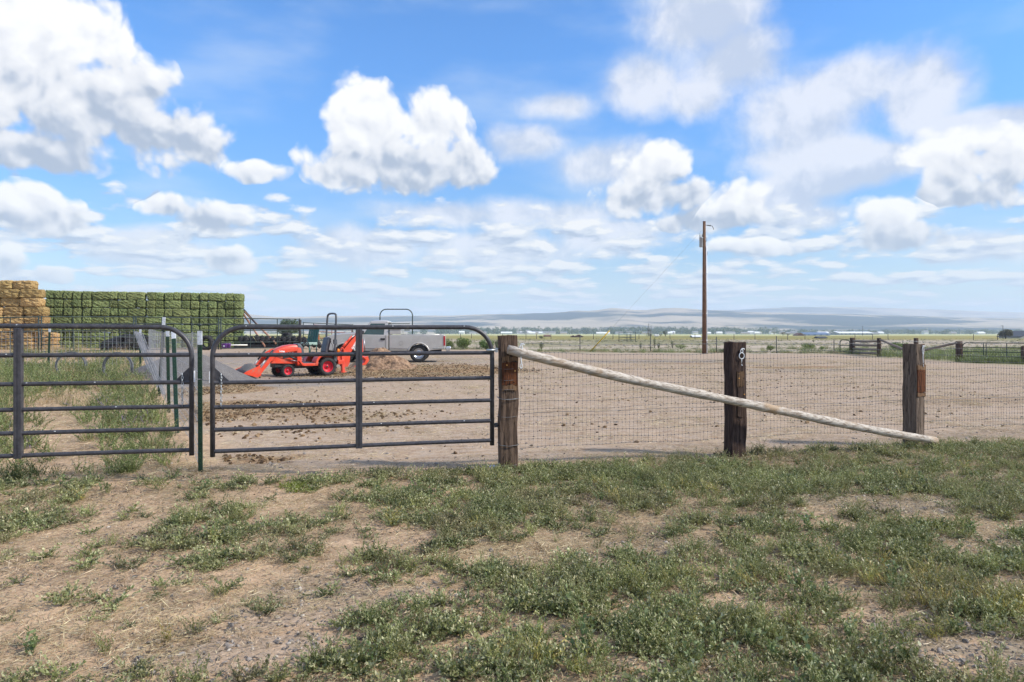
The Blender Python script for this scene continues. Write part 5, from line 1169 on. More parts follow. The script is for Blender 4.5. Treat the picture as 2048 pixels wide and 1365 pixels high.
# ================================================================ distant buildings
def house(name, label, px, y, wpx, hpx, rpx, depth, wall, roof, group=None, cat='house', ridge='x', yaw=0., pbase=None, win=True):
    k = y/F; x = gx(px, y); z = float(terrain(x, y)); w = wpx*k; h = hpx*k; r_ = rpx*k
    g = thing(name, label, cat, (x, y, z), yaw, group); b = MB()
    if ridge == 'x':
        b.prism([(-depth/2, -.2), (depth/2, -.2), (depth/2, h), (0, h+r_*.96), (-depth/2, h)], -w/2, w/2, 'x')
    else: b.prism([(-w/2, -.2), (w/2, -.2), (w/2, h), (0, h+r_*.96), (-w/2, h)], -depth/2, depth/2, 'y')
    part('walls', b, wall, g); rf_ = MB(); o_ = .4
    if ridge == 'x':
        for s in (-1, 1): rf_.add([(-w/2-o_, s*(depth/2+o_), h-.25), (w/2+o_, s*(depth/2+o_), h-.25), (w/2+o_, 0, h+r_), (-w/2-o_, 0, h+r_), (-w/2-o_, s*(depth/2+o_), h-.05), (w/2+o_, s*(depth/2+o_), h-.05), (w/2+o_, 0, h+r_+.2), (-w/2-o_, 0, h+r_+.2)], [(0, 1, 2, 3), (7, 6, 5, 4), (0, 4, 5, 1), (1, 5, 6, 2), (2, 6, 7, 3), (3, 7, 4, 0)])
    else:
        for s in (-1, 1): rf_.add([(s*(w/2+o_), -depth/2-o_, h-.25), (s*(w/2+o_), depth/2+o_, h-.25), (0, depth/2+o_, h+r_), (0, -depth/2-o_, h+r_), (s*(w/2+o_), -depth/2-o_, h-.05), (s*(w/2+o_), depth/2+o_, h-.05), (0, depth/2+o_, h+r_+.2), (0, -depth/2-o_, h+r_+.2)], [(0, 1, 2, 3), (7, 6, 5, 4), (0, 4, 5, 1), (1, 5, 6, 2), (2, 6, 7, 3), (3, 7, 4, 0)])
    part('roof', rf_, roof, g)
    if win:
        n = max(2, int(w/3.5))
        for i in range(n):
            xx = -w/2+w*(i+.5)/n; q = MB(); q.box((xx, -depth/2-.03, h*.55), (w/n*.4, .1, h*.4)); part('window', q, GLASS, g)
    return g
WALLW = mat('white_wall', (.78, .77, .74), (.70, .69, .66), 1, .8); WALLC = mat('cream_wall', (.62, .55, .45), (.55, .48, .40), 1, .8); WALLG = mat('grey_wall', (.40, .40, .40), None, rough=.8)
ROOFG = mat('grey_roof', (.20, .20, .21), (.27, .26, .26), 1, .8); ROOFB = mat('blue_metal_roof', (.10, .16, .26), (.14, .20, .30), .5, .5, .2); ROOFR = mat('brown_roof', (.17, .085, .06), None, rough=.8); ROOFW = mat('white_metal_roof', (.80, .80, .80), None, rough=.5); ROOFD = mat('slate_roof', (.045, .05, .06), (.07, .075, .085), 2, .7)
house('barn', 'dark roofed barn cut by the right edge of the picture', 2052, 205, 66, 4, 10, 9, WALLW, ROOFD, cat='barn', ridge='y')
house('barn', 'long low barn with blue roof beyond the far field', 1626, 430, 48, 2.6, 3.6, 14, WALLW, ROOFB, cat='barn')
house('shed', 'brown gabled shed end attached beside the blue roofed barn', 1597, 418, 13, 1.5, 3.4, 6, ROOFR, ROOFR, cat='shed', ridge='y', win=False)
house('warehouse', 'long bright white metal building beyond the far field', 1703, 640, 66, 3.6, 2.6, 18, WALLG, ROOFW, cat='building')
house('shed', 'dark red low shed on the horizon right of the guy wire, larger one', 1157, 260, 14, 2.0, 2.2, 3, ROOFR, ROOFR, 'dark red sheds on the horizon', 'shed', 'y', win=False)
house('shed', 'dark red low shed on the horizon, smaller one at left', 1146, 262, 6, 1.6, 1.4, 2, ROOFR, ROOFR, 'dark red sheds on the horizon', 'shed', 'y', win=False)
house('shed', 'small maroon roofed shed on the horizon behind the gate post', 1094, 300, 10, 1.4, 1.6, 2.4, WALLC, ROOFR, None, 'shed', 'x', win=False)
house('shed', 'dark low feed shed in front of the blue roofed barn', 1641, 200, 14, 2.2, .6, 2, ROOFD, ROOFD, None, 'shed', 'x', win=False)
house('shed', 'white roofed low shed left of the utility pole', 1391, 240, 14, 2.4, 1.6, 3, ROOFR, ROOFW, None, 'shed', 'x', win=False)
house('caravan', 'small white caravan in the dark hedge by the conifers', 1313, 322, 6, 2.6, .4, 2, WALLW, WALLW, None, 'caravan', 'x', win=False)
rr0 = random.Random(21)
for i, (px, y, w_, h_) in enumerate(((1014, 900, 20, 3), (1056, 1000, 9, 6), (1070, 950, 13, 4), (1079, 1010, 11, 3), (1047, 930, 18, 2.4), (1127, 980, 13, 3), (1206, 860, 26, 2.4), (1238, 900, 14, 3), (1290, 960, 12, 3), (1437, 1000, 13, 3), (1460, 1040, 18, 3), (1490, 950, 16, 2.4),
        (1515, 980, 13, 3), (1545, 1000, 11, 5), (1582, 900, 20, 2.4), (1645, 900, 20, 3), (1668, 860, 12, 2.4), (1745, 800, 20, 2), (1760, 1000, 10, 3), (1850, 1100, 9, 5), (1905, 1000, 10, 3), (1960, 900, 13, 3), (945, 980, 12, 2.6), (968, 1000, 9, 3), (1345, 1010, 8, 4), (1390, 1040, 10, 4), (925, 1050, 8, 3))+tuple((rr0.uniform(900, 1780), rr0.uniform(860, 1060), rr0.uniform(5, 12), rr0.uniform(2.2, 4.2)) for _ in range(26))):
    wl, rfm, nm_ = [(WALLW, ROOFW, 'white'), (WALLW, ROOFG, 'white'), (WALLC, ROOFG, 'cream')][i % 3]
    house('house', '%s %s house in the hazy town under the hills' % (('tiny', nm_) if rfm is not ROOFG or nm_ == 'cream' else ('grey roofed', nm_)), px, y, w_, h_, 2.2, 8, wl, rfm, 'houses of the hazy town', win=False)
# far trees of the town: single ones that stand out, and the mass behind them
L_FAR = leaf_mat('town_tree_leaf', (.020, .045, .024), (.05, .085, .035), (.08, .11, .04), .06, .2)
protos = []
for i in range(5):
    g = tree('bushy green tree in the hazy town under the hills', 1000, 668, 1000, 1, 1, L_FAR, 10, 'bushy trees of the hazy town') if False else None
rr = random.Random(5)
for i in range(46):
    px = rr.choice([rr.uniform(855, 1180), rr.uniform(1180, 1470), rr.uniform(1470, 1760), rr.uniform(1750, 2040)]); y = rr.uniform(850, 1150); con = rr.random() < .25; yel = rr.random() < .15
    tree('pointed dark tree in the hazy town under the hills' if con else 'pale yellow green tree in the hazy town' if yel else 'bushy green tree in the hazy town under the hills', px, 668, y, rr.uniform(4, 6) if con else rr.uniform(8, 16), rr.uniform(9, 14) if con else rr.uniform(6, 11), L_CON if con else L_YEL if yel else L_FAR, 90 if con else 150,
         'pointed trees of the hazy town' if con else 'yellow trees of the hazy town' if yel else 'bushy trees of the hazy town', 'cone' if con else 'round', 'conifer_tree' if con else 'tree')
lob = []
for i in range(620):
    px = rr.uniform(840, 2120); y = rr.uniform(1080, 1500); k = y/F; dens_ = 1 if 880 < px < 1560 else .55
    if rr.random() > dens_: continue
    h = rr.uniform(8, 15)*k*(1 if px < 1560 else .7); w_ = rr.uniform(4, 9)*k; lob.append((gx(px, y), y, h*.5, w_, w_, h*.55))
for i in range(60): px = rr.uniform(300, 860); y = rr.uniform(1300, 1700); k = y/F; h = rr.uniform(3, 6)*k; lob.append((gx(px, y), y, h*.5, 7*k, 7*k, h*.55))
me_ = quads_mesh('treeline', *crown(lob, 70000, 1.1, 77), L_FAR); tlo = bpy.data.objects.new('treeline', me_); COL.objects.link(tlo); tag(tlo, 'hazy belt of trees round the distant town', 'trees', kind='stuff')
# ================================================================ hills
def hills(name, y0, y1, sky_, seed, cols, foot=0.):
    sx = np.array([p[0] for p in sky_], float); sy = np.array([p[1] for p in sky_], float)
    pxs = np.linspace(sx[0], sx[-1], 420); T = np.linspace(0, 1, 46); vs = []; fs = []
    crest = (HORIZON-np.interp(pxs, sx, sy)+(fbm(pxs/28., pxs*0, 4, seed)-.5)*1.6)/F*y1
    for t_ in T:
        y = y0+(y1-y0)*t_; f = t_**1.35
        zz = foot+crest*f*(1+(fbm(pxs/40., np.full_like(pxs, t_*7), 4, seed+5)-.5)*.5*(1-t_)*min(1, t_*6)); 
        vs += [((p-1024)/F*y1*(.75+.25*t_), y, z) for p, z in zip(pxs, zz)]
    vs += [((p-1024)/F*y1, y1+500, z*.4) for p, z in zip(pxs, crest)]
    n = len(pxs)
    for j in range(len(T)):
        for i in range(n-1): fs.append((j*n+i, j*n+i+1, (j+1)*n+i+1, (j+1)*n+i))
    m, t, b = newmat(name+'_slope'); p = worldco(t)
    a1 = t.noise(t.mapping(p, (.0011, .0022, .012)), 1.0, 5, .55, .6); a2 = t.noise(t.mapping(p, (.004, .006, .03)), 1., 5, .6)
    c = t.mix(t.ss(t.m('ADD', a1, t.m('MULTIPLY', t.m('SUBTRACT', a2, .5), .35)), cols[3], cols[4]), cols[0], cols[1]); c = t.mix(t.ss(a2, .5, .7, 0, .6), c, cols[2])
    t.put(b.inputs['Base Color'], c); b.inputs['Roughness'].default_value = 1; b.inputs['Specular IOR Level'].default_value = 0
    w = MB(); w.add(vs, fs, True); me = w.mesh(name, m); o = bpy.data.objects.new(name, me); COL.objects.link(o); o['kind'] = 'structure'; return o
hills('hills', 1750, 2900, [(-900, 600), (300, 612), (450, 622), (500, 628), (555, 634), (640, 632), (800, 631), (900, 631), (960, 629), (1050, 627), (1130, 624), (1152, 621), (1180, 622), (1205, 618), (1225, 615.5), (1245, 617), (1268, 620), (1295, 619.5), (1325, 615.8), (1350, 615.2), (1378, 617), (1405, 619.5), (1460, 622), (1560, 625), (1740, 629), (1900, 634), (2048, 637), (2900, 648)], 3,
      ((.038, .050, .058), (.46, .37, .27), (.085, .09, .075), .47, .55))
hills('far_hills', 3200, 4300, [(-900, 640), (600, 640), (1000, 632), (1300, 622), (1420, 619.5), (1480, 620), (1550, 615.5), (1610, 613.8), (1700, 614.3), (1770, 615.5), (1850, 618), (1920, 620.5), (2048, 625), (2900, 640)], 12,
      ((.16, .155, .14), (.50, .42, .33), (.21, .20, .18), .38, .54))
# ================================================================ haze: one closed box of even air round everything
hz = bpy.data.materials.new('pale_air'); hz.use_nodes = True; nt = hz.node_tree; nt.nodes.remove(nt.nodes['Principled BSDF'])
pv = nt.nodes.new('ShaderNodeVolumePrincipled'); pv.inputs['Color'].default_value = (.66, .80, 1.0, 1); pv.inputs['Density'].default_value = HAZE; pv.inputs['Anisotropy'].default_value = 0.0
nt.links.new(pv.outputs[0], nt.nodes['Material Output'].inputs['Volume'])
w = MB(); w.box((0, 3100, 90), (13000, 7400, 186)); hzo = solo('haze', w, hz, 'thin pale haze between the corral and the hills', 'haze', (0, 0, 0), False); hzo['kind'] = 'stuff'
# ================================================================ ground cover: small plants, litter, stones
def _rot(az, el): return np.stack([np.cos(az)*np.cos(el), np.sin(az)*np.cos(el), np.sin(el)], -1)
def plant(stems, length, splay, nleaf, ll, lw, seed, droop=.35, stemw=.0012, spread=.015, leafel=.5, tintb=0., t0=.12):
    """arrays (C, U, V, tint) of a small plant: arching stems set with narrow leaves"""
    g = np.random.default_rng(seed); C = []; U = []; V = []; T = []
    for s in range(stems):
        az = g.uniform(0, 2*PI); e0 = PI/2-abs(g.normal(splay, .25)); L = length*g.uniform(.55, 1.15)
        base = np.array([g.normal(0, spread), g.normal(0, spread), 0]); n = 7; P = [base]; bend = g.normal(0, .15)
        for k in range(n):
            el = e0-droop*(k/n)**1.5*g.uniform(.6, 1.3); az += bend/n
            P.append(P[-1]+_rot(az, el)*L/n)
        P = np.array(P); P[:, 2] = np.maximum(P[:, 2], .004)
        for k in range(n):
            d = P[k+1]-P[k]; sd = np.cross(d, [0, 0, 1.]); sd = sd/max(np.linalg.norm(sd), 1e-6)
            C.append((P[k]+P[k+1])/2); U.append(d*.62); V.append(sd*stemw); T.append(.35+tintb)
        for j in range(nleaf):
            t_ = t0+(1-t0)*(j+g.random())/nleaf; i = min(int(t_*n), n-1); p = P[i]+(P[i+1]-P[i])*(t_*n-i)
            ax = (P[i+1]-P[i]); ax = ax/max(np.linalg.norm(ax), 1e-6)
            d = _rot(g.uniform(0, 2*PI), g.normal(leafel, .45))*.8+ax*.55; d = d/np.linalg.norm(d)
            l = ll*g.uniform(.5, 1.2)*(1-.35*t_); sd = np.cross(d, g.normal(0, 1, 3)*.5+np.array([0, 0, 1.])); sd = sd/max(np.linalg.norm(sd), 1e-6)
            C.append(p+d*l*.5); U.append(d*l*.5); V.append(sd*lw*g.uniform(.7, 1.2)); T.append(np.clip(g.normal(.42, .22)+tintb+.25*t_, 0, 1))
    return np.array(C), np.array(U), np.array(V), np.array(T)
def tuft(blades, length, splay, hw, seed, spread=.02, flat=0., tintb=0.):
    g = np.random.default_rng(seed); C = []; U = []; V = []; T = []
    for b in range(blades):
        az = g.uniform(0, 2*PI); el = PI/2-abs(g.normal(splay, .25)); L = length*g.uniform(.45, 1.15); p = np.array([g.normal(0, spread), g.normal(0, spread), .003]); tt = np.clip(g.normal(.45, .25)+tintb, 0, 1)
        for k in range(3):
            d = _rot(az, el)*L/3; sd = np.cross(d, [0, 0, 1.]); sd = sd/max(np.linalg.norm(sd), 1e-6)
            C.append(p+d/2); U.append(d*.66); V.append(sd*hw*(1-.22*k)); T.append(tt); p = p+d; p[2] = max(p[2], .004); el -= g.uniform(.1, .55)+flat
    return np.array(C), np.array(U), np.array(V), np.array(T)
def litter(n, rad, lmax, hw, seed):
    g = np.random.default_rng(seed); C = np.stack([g.normal(0, rad, n), g.normal(0, rad, n), g.uniform(.003, .014, n)], -1)
    d = _rot(g.uniform(0, 2*PI, n), g.normal(0, .16, n)); L = (g.random(n)**1.6*lmax+.008)[:, None]; sd = unit(np.cross(d, np.array([0, 0, 1.])+g.normal(0, .4, (n, 3))))
    return C, d*L*.5, sd*hw*g.uniform(.6, 1.3, (n, 1)), g.random(n)
def cat_(*parts): return tuple(np.concatenate([p[i] for p in parts]) for i in range(4))
def move(a, off, s=1., rz=0.):
    c, s_ = math.cos(rz), math.sin(rz); M = np.array([[c, -s_, 0], [s_, c, 0], [0, 0, 1]])
    return (a[0]*s) @ M.T+np.array(off), (a[1]*s) @ M.T, (a[2]*s) @ M.T, a[3]
L_KOCH = leaf_mat('grey_green_weed_leaf', (.112, .140, .040), (.240, .255, .082), (.48, .46, .24), 3., .35, .34, (.27, .22, .115))
L_MAT = leaf_mat('dull_green_mat_leaf', (.120, .150, .052), (.255, .268, .108), (.50, .47, .28), 3., .35, .36, (.29, .235, .14))
L_BROAD = leaf_mat('bluish_broad_leaf', (.11, .16, .055), (.19, .235, .10), (.32, .34, .17), 4., .4, .22)
L_GRASS = leaf_mat('grass_blade', (.15, .18, .045), (.25, .25, .075), (.50, .42, .18), 3., .4, .30)
L_DRY = leaf_mat('dry_stalk', (.33, .24, .13), (.50, .38, .22), (.64, .53, .34), 4., .25, .28)
L_TALL = leaf_mat('tall_weed_leaf', (.085, .125, .035), (.19, .23, .075), (.38, .40, .18), 2.2, .4, .26)
L_BRIGHT = leaf_mat('bright_weed_leaf', (.13, .20, .022), (.20, .27, .035), (.33, .38, .07), 5., .4, .12)
L_FLOW = leaf_mat('violet_flower', (.22, .12, .42), (.30, .17, .50), (.40, .26, .58), 5., .3, .1)
def scatter(name, label, cat, protos, pts, rot, scl, idx):
    """one object of uncountable ground cover: instances of small plants on a cloud of points"""
    pc = bpy.data.collections.new(name+'_kinds')
    for i, me in enumerate(protos): pc.objects.link(bpy.data.objects.new('%s_kind_%02d' % (name, i), me))
    me = bpy.data.meshes.new(name); n = len(pts); me.vertices.add(n); me.vertices.foreach_set('co', np.asarray(pts, np.float32).ravel())
    me.attributes.new('turn', 'FLOAT_VECTOR', 'POINT').data.foreach_set('vector', np.asarray(rot, np.float32).ravel())
    me.attributes.new('size', 'FLOAT', 'POINT').data.foreach_set('value', np.asarray(scl, np.float32))
    me.attributes.new('which', 'INT', 'POINT').data.foreach_set('value', np.asarray(idx, np.int32)); me.update()
    o = bpy.data.objects.new(name, me); COL.objects.link(o); tag(o, label, cat, kind='stuff')
    ng = bpy.data.node_groups.new(name, 'GeometryNodeTree'); ng.interface.new_socket('Geometry', in_out='INPUT', socket_type='NodeSocketGeometry'); ng.interface.new_socket('Geometry', in_out='OUTPUT', socket_type='NodeSocketGeometry')
    N = ng.nodes; L = ng.links; gi = N.new('NodeGroupInput'); go = N.new('NodeGroupOutput'); ci = N.new('GeometryNodeCollectionInfo'); ci.inputs['Collection'].default_value = pc
    ci.inputs['Separate Children'].default_value = True; ci.inputs['Reset Children'].default_value = True
    ip = N.new('GeometryNodeInstanceOnPoints'); ip.inputs['Pick Instance'].default_value = True
    def na(nm, ty): q = N.new('GeometryNodeInputNamedAttribute'); q.data_type = ty; q.inputs['Name'].default_value = nm; return [s for s in q.outputs if s.enabled and s.name == 'Attribute'][0]
    er = N.new('FunctionNodeEulerToRotation'); L.new(na('turn', 'FLOAT_VECTOR'), er.inputs[0])
    L.new(gi.outputs[0], ip.inputs['Points']); L.new(ci.outputs[0], ip.inputs['Instance']); L.new(na('which', 'INT'), ip.inputs['Instance Index']); L.new(er.outputs[0], ip.inputs['Rotation']); L.new(na('size', 'FLOAT'), ip.inputs['Scale']); L.new(ip.outputs[0], go.inputs[0])
    md = o.modifiers.new('cover', 'NODES'); md.node_group = ng; return o
def spots(n, x0, x1, y0, y1, prob, seed, fr=1.0, pad=2.6):
    g = np.random.default_rng(seed); x = g.uniform(x0, x1, n); y = g.uniform(y0, y1, n); k = (np.abs(x) < fr*y+pad) & (g.random(n) < prob(x, y)); x = x[k]; y = y[k]
    return x, y, gza(x, y), g
def lay(name, label, cat, protos, xyz, smin, smax, tilt=.12, dz=-.003, wts=None, big=None):
    x, y, z, g = xyz; n = len(x); rot = np.stack([g.normal(0, tilt, n), g.normal(0, tilt, n), g.uniform(0, 2*PI, n)], -1); s = g.uniform(smin, smax, n)
    if big is not None: s = s*big(x, y)
    return scatter(name, label, cat, protos, np.stack([x, y, z+dz], -1), rot, s, g.choice(len(protos), n, p=wts))
# ---- cover maps (metres on the ground)
bare = [gb(265, 965, .30, .45, 1.), gb(205, 1010, .34, .45, 1.), gb(140, 1065, .36, .40, 1.), gb(75, 1125, .40, .36, 1.), gb(10, 1190, .42, .34, 1.), gb(140, 1180, .8, .6, .45), gb(300, 1000, .35, .8, .6), gb(200, 1060, .4, .6, .5), gb(50, 1150, .5, .4, .7), gb(740, 1085, .42, .30, .95), gb(690, 1060, .3, .3, .8), gb(1000, 1120, .55, .22, .75), gb(1180, 1090, .5, .22, .6), gb(660, 1200, .32, .36, .95), gb(560, 1150, .4, .5, .45),
        gb(860, 1175, .34, .18, .9), gb(1760, 1005, .9, .34, .95), gb(1860, 1040, .6, .2, .9), gb(1990, 1310, .55, .22, .95), gb(1840, 1240, .35, .14, .9), gb(1290, 1100, .35, .25, .7), gb(1290, 1330, .18, .10, .8), gb(560, 1290, .5, .22, .6), gb(430, 1330, .5, .22, .5), gb(520, 990, .5, .4, .4), gb(480, 1010, .7, .4, .4),
        gb(280, 1290, .5, .3, .55), gb(650, 1020, .3, .4, .5), gb(1960, 1090, .5, .22, .75), gb(1470, 1220, .3, .14, .6), gb(1060, 1240, .25, .12, .55), gb(110, 1300, .5, .25, .5)]
lush = [gb(1500, 1280, 1.0, .45, .5), gb(1300, 1200, .9, .35, .45), gb(1750, 1130, .9, .4, .4), gb(640, 1080, .35, .6, .35), gb(1850, 960, 1.4, .5, .45), gb(1550, 950, 1.6, .5, .4), gb(1000, 1000, 1.6, .6, .3), gb(900, 1220, .5, .3, .35), gb(1150, 1330, .8, .25, .4), gb(780, 960, .9, .25, .4), gb(1900, 1200, .6, .3, .4)]
def cover(x, y):
    u = x/np.maximum(y, .1)*F+1024
    c = np.interp(u, [-300, 150, 420, 620, 900, 1100, 1500, 2100, 2500], [.62, .62, .64, .68, .72, .76, .82, .80, .78])
    nz = fbm(x*1.6+5, y*1.6, 4, 51)-.5; n2 = fbm(x*5, y*5, 3, 53)-.5
    dx, dy = x+.25*(fbm(x*2.2, y*2.2, 3, 57)-.5), y+.25*(fbm(x*2.2, y*2.2, 3, 58)-.5)
    c = c+nz*1.05+n2*1.45+blobs(dx, dy, lush)*.6-blobs(dx, dy, bare)*1.05
    edge = np.interp(x, [-30, -3.5, -2.9, -1.6, -.1, 2.6, 5.4, 8.2, 12], [7.2, 7.2, 7.1, 7.35, 7.75, 8.55, 9.3, 9.8, 10.6])
    c = c*(1-sstep(-.15, .15, y-edge+nz*.9+n2*.4))
    c = np.maximum(sstep(.38, 1.02, c), .16*(fbm(x*5+3, y*5, 3, 59) > .56)*(1-sstep(-.4, 0, y-edge))); return c
dryz = [gb(1820, 925, 2.6, .7, 1.), gb(2000, 960, 1.2, .8, 1.), gb(1200, 930, .9, .2, .8), gb(1080, 1110, .9, .35, .8), gb(1830, 1180, .7, .3, .6), gb(1250, 1010, 1.2, .4, .5), gb(700, 1120, .6, .4, .4), gb(200, 1250, 1.5, .7, .5), gb(350, 940, .6, .3, .9), gb(40, 1000, 1.2, .6, .5)]
def dry(x, y): return np.clip(blobs(x, y, dryz)+.25*(fbm(x*2.3, y*2.3, 3, 61)-.3), 0, 1)
kochia = [quads_mesh('weed', *plant(11, .105, .55, 24, .019, .0024, 100+i, .5), L_KOCH) for i in range(4)]
matw = [quads_mesh('mat_weed', *plant(10, .110, 1.05, 16, .023, .0058, 200+i, .2, spread=.01), L_MAT) for i in range(4)]
kx = spots(42000, -10, 13, 2.0, 12, lambda x, y: cover(x, y)*(1-.75*dry(x, y))*np.clip(.30+.13*(x+1.5), .18, .80), 301)
lay('weeds', 'feathery grey green weeds covering the ground before the fence', 'weeds', kochia, kx, .55, 1.45, .15)
mx_ = spots(46000, -10, 13, 2.0, 12, lambda x, y: cover(x, y)*(1-.6*dry(x, y))*np.clip(.80-.07*(x+1), .35, 1.), 302)
lay('mat_weeds', 'low sprawling dull green weeds on the bare soil before the fence', 'weeds', matw, mx_, .55, 1.45, .10)
bushw = [quads_mesh('bushy_weed', *plant(15, .19, .62, 34, .026, .0030, 150+i, .45, .0015, .03), L_KOCH) for i in range(4)]
lay('bushy_weeds', 'taller bushy green weeds standing out of the low cover', 'weeds', bushw, spots(6800, -10, 13, 2.2, 11, lambda x, y: cover(x, y)*np.clip(2.4*(fbm(x*1.1+7, y*1.1, 3, 55)-.42)+blobs(x, y, lush)*.4, 0, 1)*np.clip(.25+.12*(x+1.5), .12, .8), 320), .5, 1.1, .15)
broad = [quads_mesh('broad_weed', *plant(5, .15, .40, 12, .040, .0105, 400+i, .3, .002), L_BROAD) for i in range(3)]
bz = [gb(1550, 1310, .9, .2, 1.), gb(1250, 1260, .8, .25, .7), gb(1750, 1200, .6, .3, .7), gb(1930, 1260, .4, .2, .9), gb(1650, 1010, .8, .3, .4), gb(640, 1000, .5, .4, .3), gb(1900, 940, .6, .2, .4), gb(900, 1180, .5, .2, .4)]
lay('broad_weeds', 'bluish broad leaved weeds low in the right foreground', 'weeds', broad, spots(5200, -6, 8, 2.4, 9.5, lambda x, y: cover(x, y)*(blobs(x, y, bz)*.8+.035), 303), .5, 1.1, .2)
grs = [quads_mesh('grass_tuft', *tuft(30, .125, .45, .0022, 500+i), L_GRASS) for i in range(3)]
gzn = [gb(1350, 1150, .7, .3, .9), gb(1850, 1190, .9, .35, 1.), gb(1150, 1340, .9, .2, .8), gb(620, 1200, .2, .3, .3), gb(880, 1330, .5, .2, .5), gb(1650, 930, 1.5, .4, .5), gb(640, 1230, .35, .2, .6), gb(1980, 1230, .5, .25, 1.2), gb(1800, 1170, .6, .25, 1.2), gb(1300, 1340, .6, .15, 1.), gb(1420, 1170, .5, .2, .8)]
lay('grass', 'yellow green grass tufts among the weeds', 'grass', grs, spots(9000, -8, 11, 2.4, 10.5, lambda x, y: cover(x, y)*(blobs(x, y, gzn)*.6+.12), 304), .45, 1.15, .15)
L_YGR = leaf_mat('yellowing_grass_blade', (.30, .27, .06), (.46, .36, .10), (.60, .46, .20), 4., .4, .2)
ygr = [quads_mesh('yellow_tuft', *cat_(tuft(22, .15, .5, .0026, 520+i), plant(4, .15, .4, 14, .028, .0045, 530+i, .3, .0014)), L_YGR) for i in range(3)]
yzn = [gb(1780, 1165, .55, .22, 1.), gb(1960, 1215, .5, .2, 1.), gb(1880, 1200, .5, .15, .9), gb(1370, 1165, .6, .2, .6), gb(940, 1320, .5, .12, .6), gb(1130, 1340, .5, .12, .8), gb(1390, 980, .3, .15, .8), gb(610, 1200, .3, .2, .3), gb(1250, 1000, .8, .3, .3)]
lay('yellow_grass', 'yellowing grass and stalks among the weeds at right', 'grass', ygr, spots(9000, -6, 9, 2.2, 9, lambda x, y: cover(x, y)*np.clip(blobs(x, y, yzn)*.8*(.3+1.4*(fbm(x*4, y*4, 2, 63)-.2))+.012, 0, 1), 321), .45, 1.15, .2)
dgr = [quads_mesh('dry_tuft', *tuft(26, .10, .75, .0017, 600+i), L_DRY) for i in range(3)]
lay('dry_grass', 'short dry straw coloured grass near the fence and in bare spots', 'grass', dgr, spots(24000, -8.5, 12, 2.4, 11, lambda x, y: np.clip(dry(x, y)*.8+.22*cover(x, y)*(fbm(x*1.3+3, y*1.3, 3, 62) > .47)+.03, 0, 1)*(y < fence_line(x)+.1), 305), .35, .95, .2)
lit = [quads_mesh('litter', *litter(110, .10, .075, .0016, 700+i), L_DRY) for i in range(4)]
lay('straw_litter', 'dry stalks and clippings lying on the soil', 'litter', lit, spots(24000, -8.5, 11, 2.3, 10.5, lambda x, y: np.clip(.16+.6*(fbm(x*1.4, y*1.4, 3, 66)-.3)+.4*dry(x, y), 0, 1)*(y < fence_line(x)+.3), 306), .6, 1.5, .03, 0)
L_DEAD = leaf_mat('dead_leaf', (.07, .05, .035), (.13, .095, .06), (.22, .16, .10), 4., .1, .3)
dead = [quads_mesh('dead_bits', *litter(60, .09, .028, .0035, 720+i), L_DEAD) for i in range(3)]
lay('dead_leaves', 'dark dead leaf crumbs on the soil between the weeds', 'litter', dead, spots(16000, -8.5, 11, 2.3, 10.5, lambda x, y: np.clip(.04+.5*cover(x, y)+.3*(fbm(x*2, y*2, 3, 67)-.4), 0, 1)*(y < fence_line(x)), 319), .6, 1.6, .03, .001)
# ---- stones, clods
def stone(seed, m, flat=.55, r=.011):
    g = np.random.default_rng(seed); bm = bmesh.new(); bmesh.ops.create_icosphere(bm, subdivisions=2, radius=r)
    ax = g.normal(0, 1, (6, 3)); ax /= np.linalg.norm(ax, axis=1, keepdims=True); th = g.uniform(.55, .9, 6)*r; st = g.uniform(.7, 1.4, 2)
    for v in bm.verts:
        p = np.array(v.co)
        for a_, t_ in zip(ax, th):
            d = p @ a_
            if d > t_: p = p-a_*(d-t_)*.8
        v.co = (p[0]*st[0], p[1]*st[1], p[2]*flat)
    me = bpy.data.meshes.new('stone'); bm.to_mesh(me); bm.free(); me.materials.append(m); return me
def inst_mat(name, cols, rough=.9, sc=60):
    m, t, b = newmat(name); r = t.node('ShaderNodeObjectInfo').outputs['Random']; c = t.mix(t.ss(r, .2, .6), cols[0], cols[1]); c = t.mix(t.ss(r, .75, .95), c, cols[2])
    c = t.mix(t.ss(t.noise(objco(t), sc, 4, .6), .4, .7, 0, .45), c, tuple(q*.5 for q in cols[0])); t.put(b.inputs['Base Color'], c); b.inputs['Roughness'].default_value = rough; b.inputs['Specular IOR Level'].default_value = .2; return m
STONE = inst_mat('gravel_stone', ((.17, .15, .135), (.30, .26, .225), (.50, .44, .37)))
stones = [stone(800+i, STONE) for i in range(5)]
gp_all = [gb(640, 1190, .45, .5, 1.), gb(560, 1290, .8, .3, .9), gb(1750, 1005, 1.0, .4, .8), gb(1985, 1310, .7, .3, 1.2), gb(1850, 1245, .5, .2, 1.), gb(855, 1180, .4, .22, .8), gb(1110, 1165, .45, .2, .8), gb(1290, 1100, .5, .3, .6), gb(430, 1325, .7, .25, .8), gb(1290, 1330, .3, .15, .9), gb(1960, 1090, .6, .25, .7), gb(1500, 1220, .3, .15, .5)]
def grav(x, y):
    w_ = .3*(fbm(x*3, y*3, 3, 71)-.5); return np.clip(blobs(x+w_, y+w_, gp_all)*(.35+1.1*(fbm(x*6, y*6, 2, 72)-.2))+.045, 0, 1)
lay('gravel', 'grey gravel stones showing through the weeds', 'gravel', stones, spots(60000, -6, 8, 2.35, 8.5, grav, 307), .30, 1.25, .5, .002, None, lambda x, y: np.where(np.random.default_rng(1).random(len(x)) < .06, 1.9, 1.))
DUNG = inst_mat('dung_clod', ((.075, .045, .025), (.15, .095, .05), (.30, .20, .11)), .95, 40)
clods = [stone(820+i, DUNG, .62, .028) for i in range(4)]
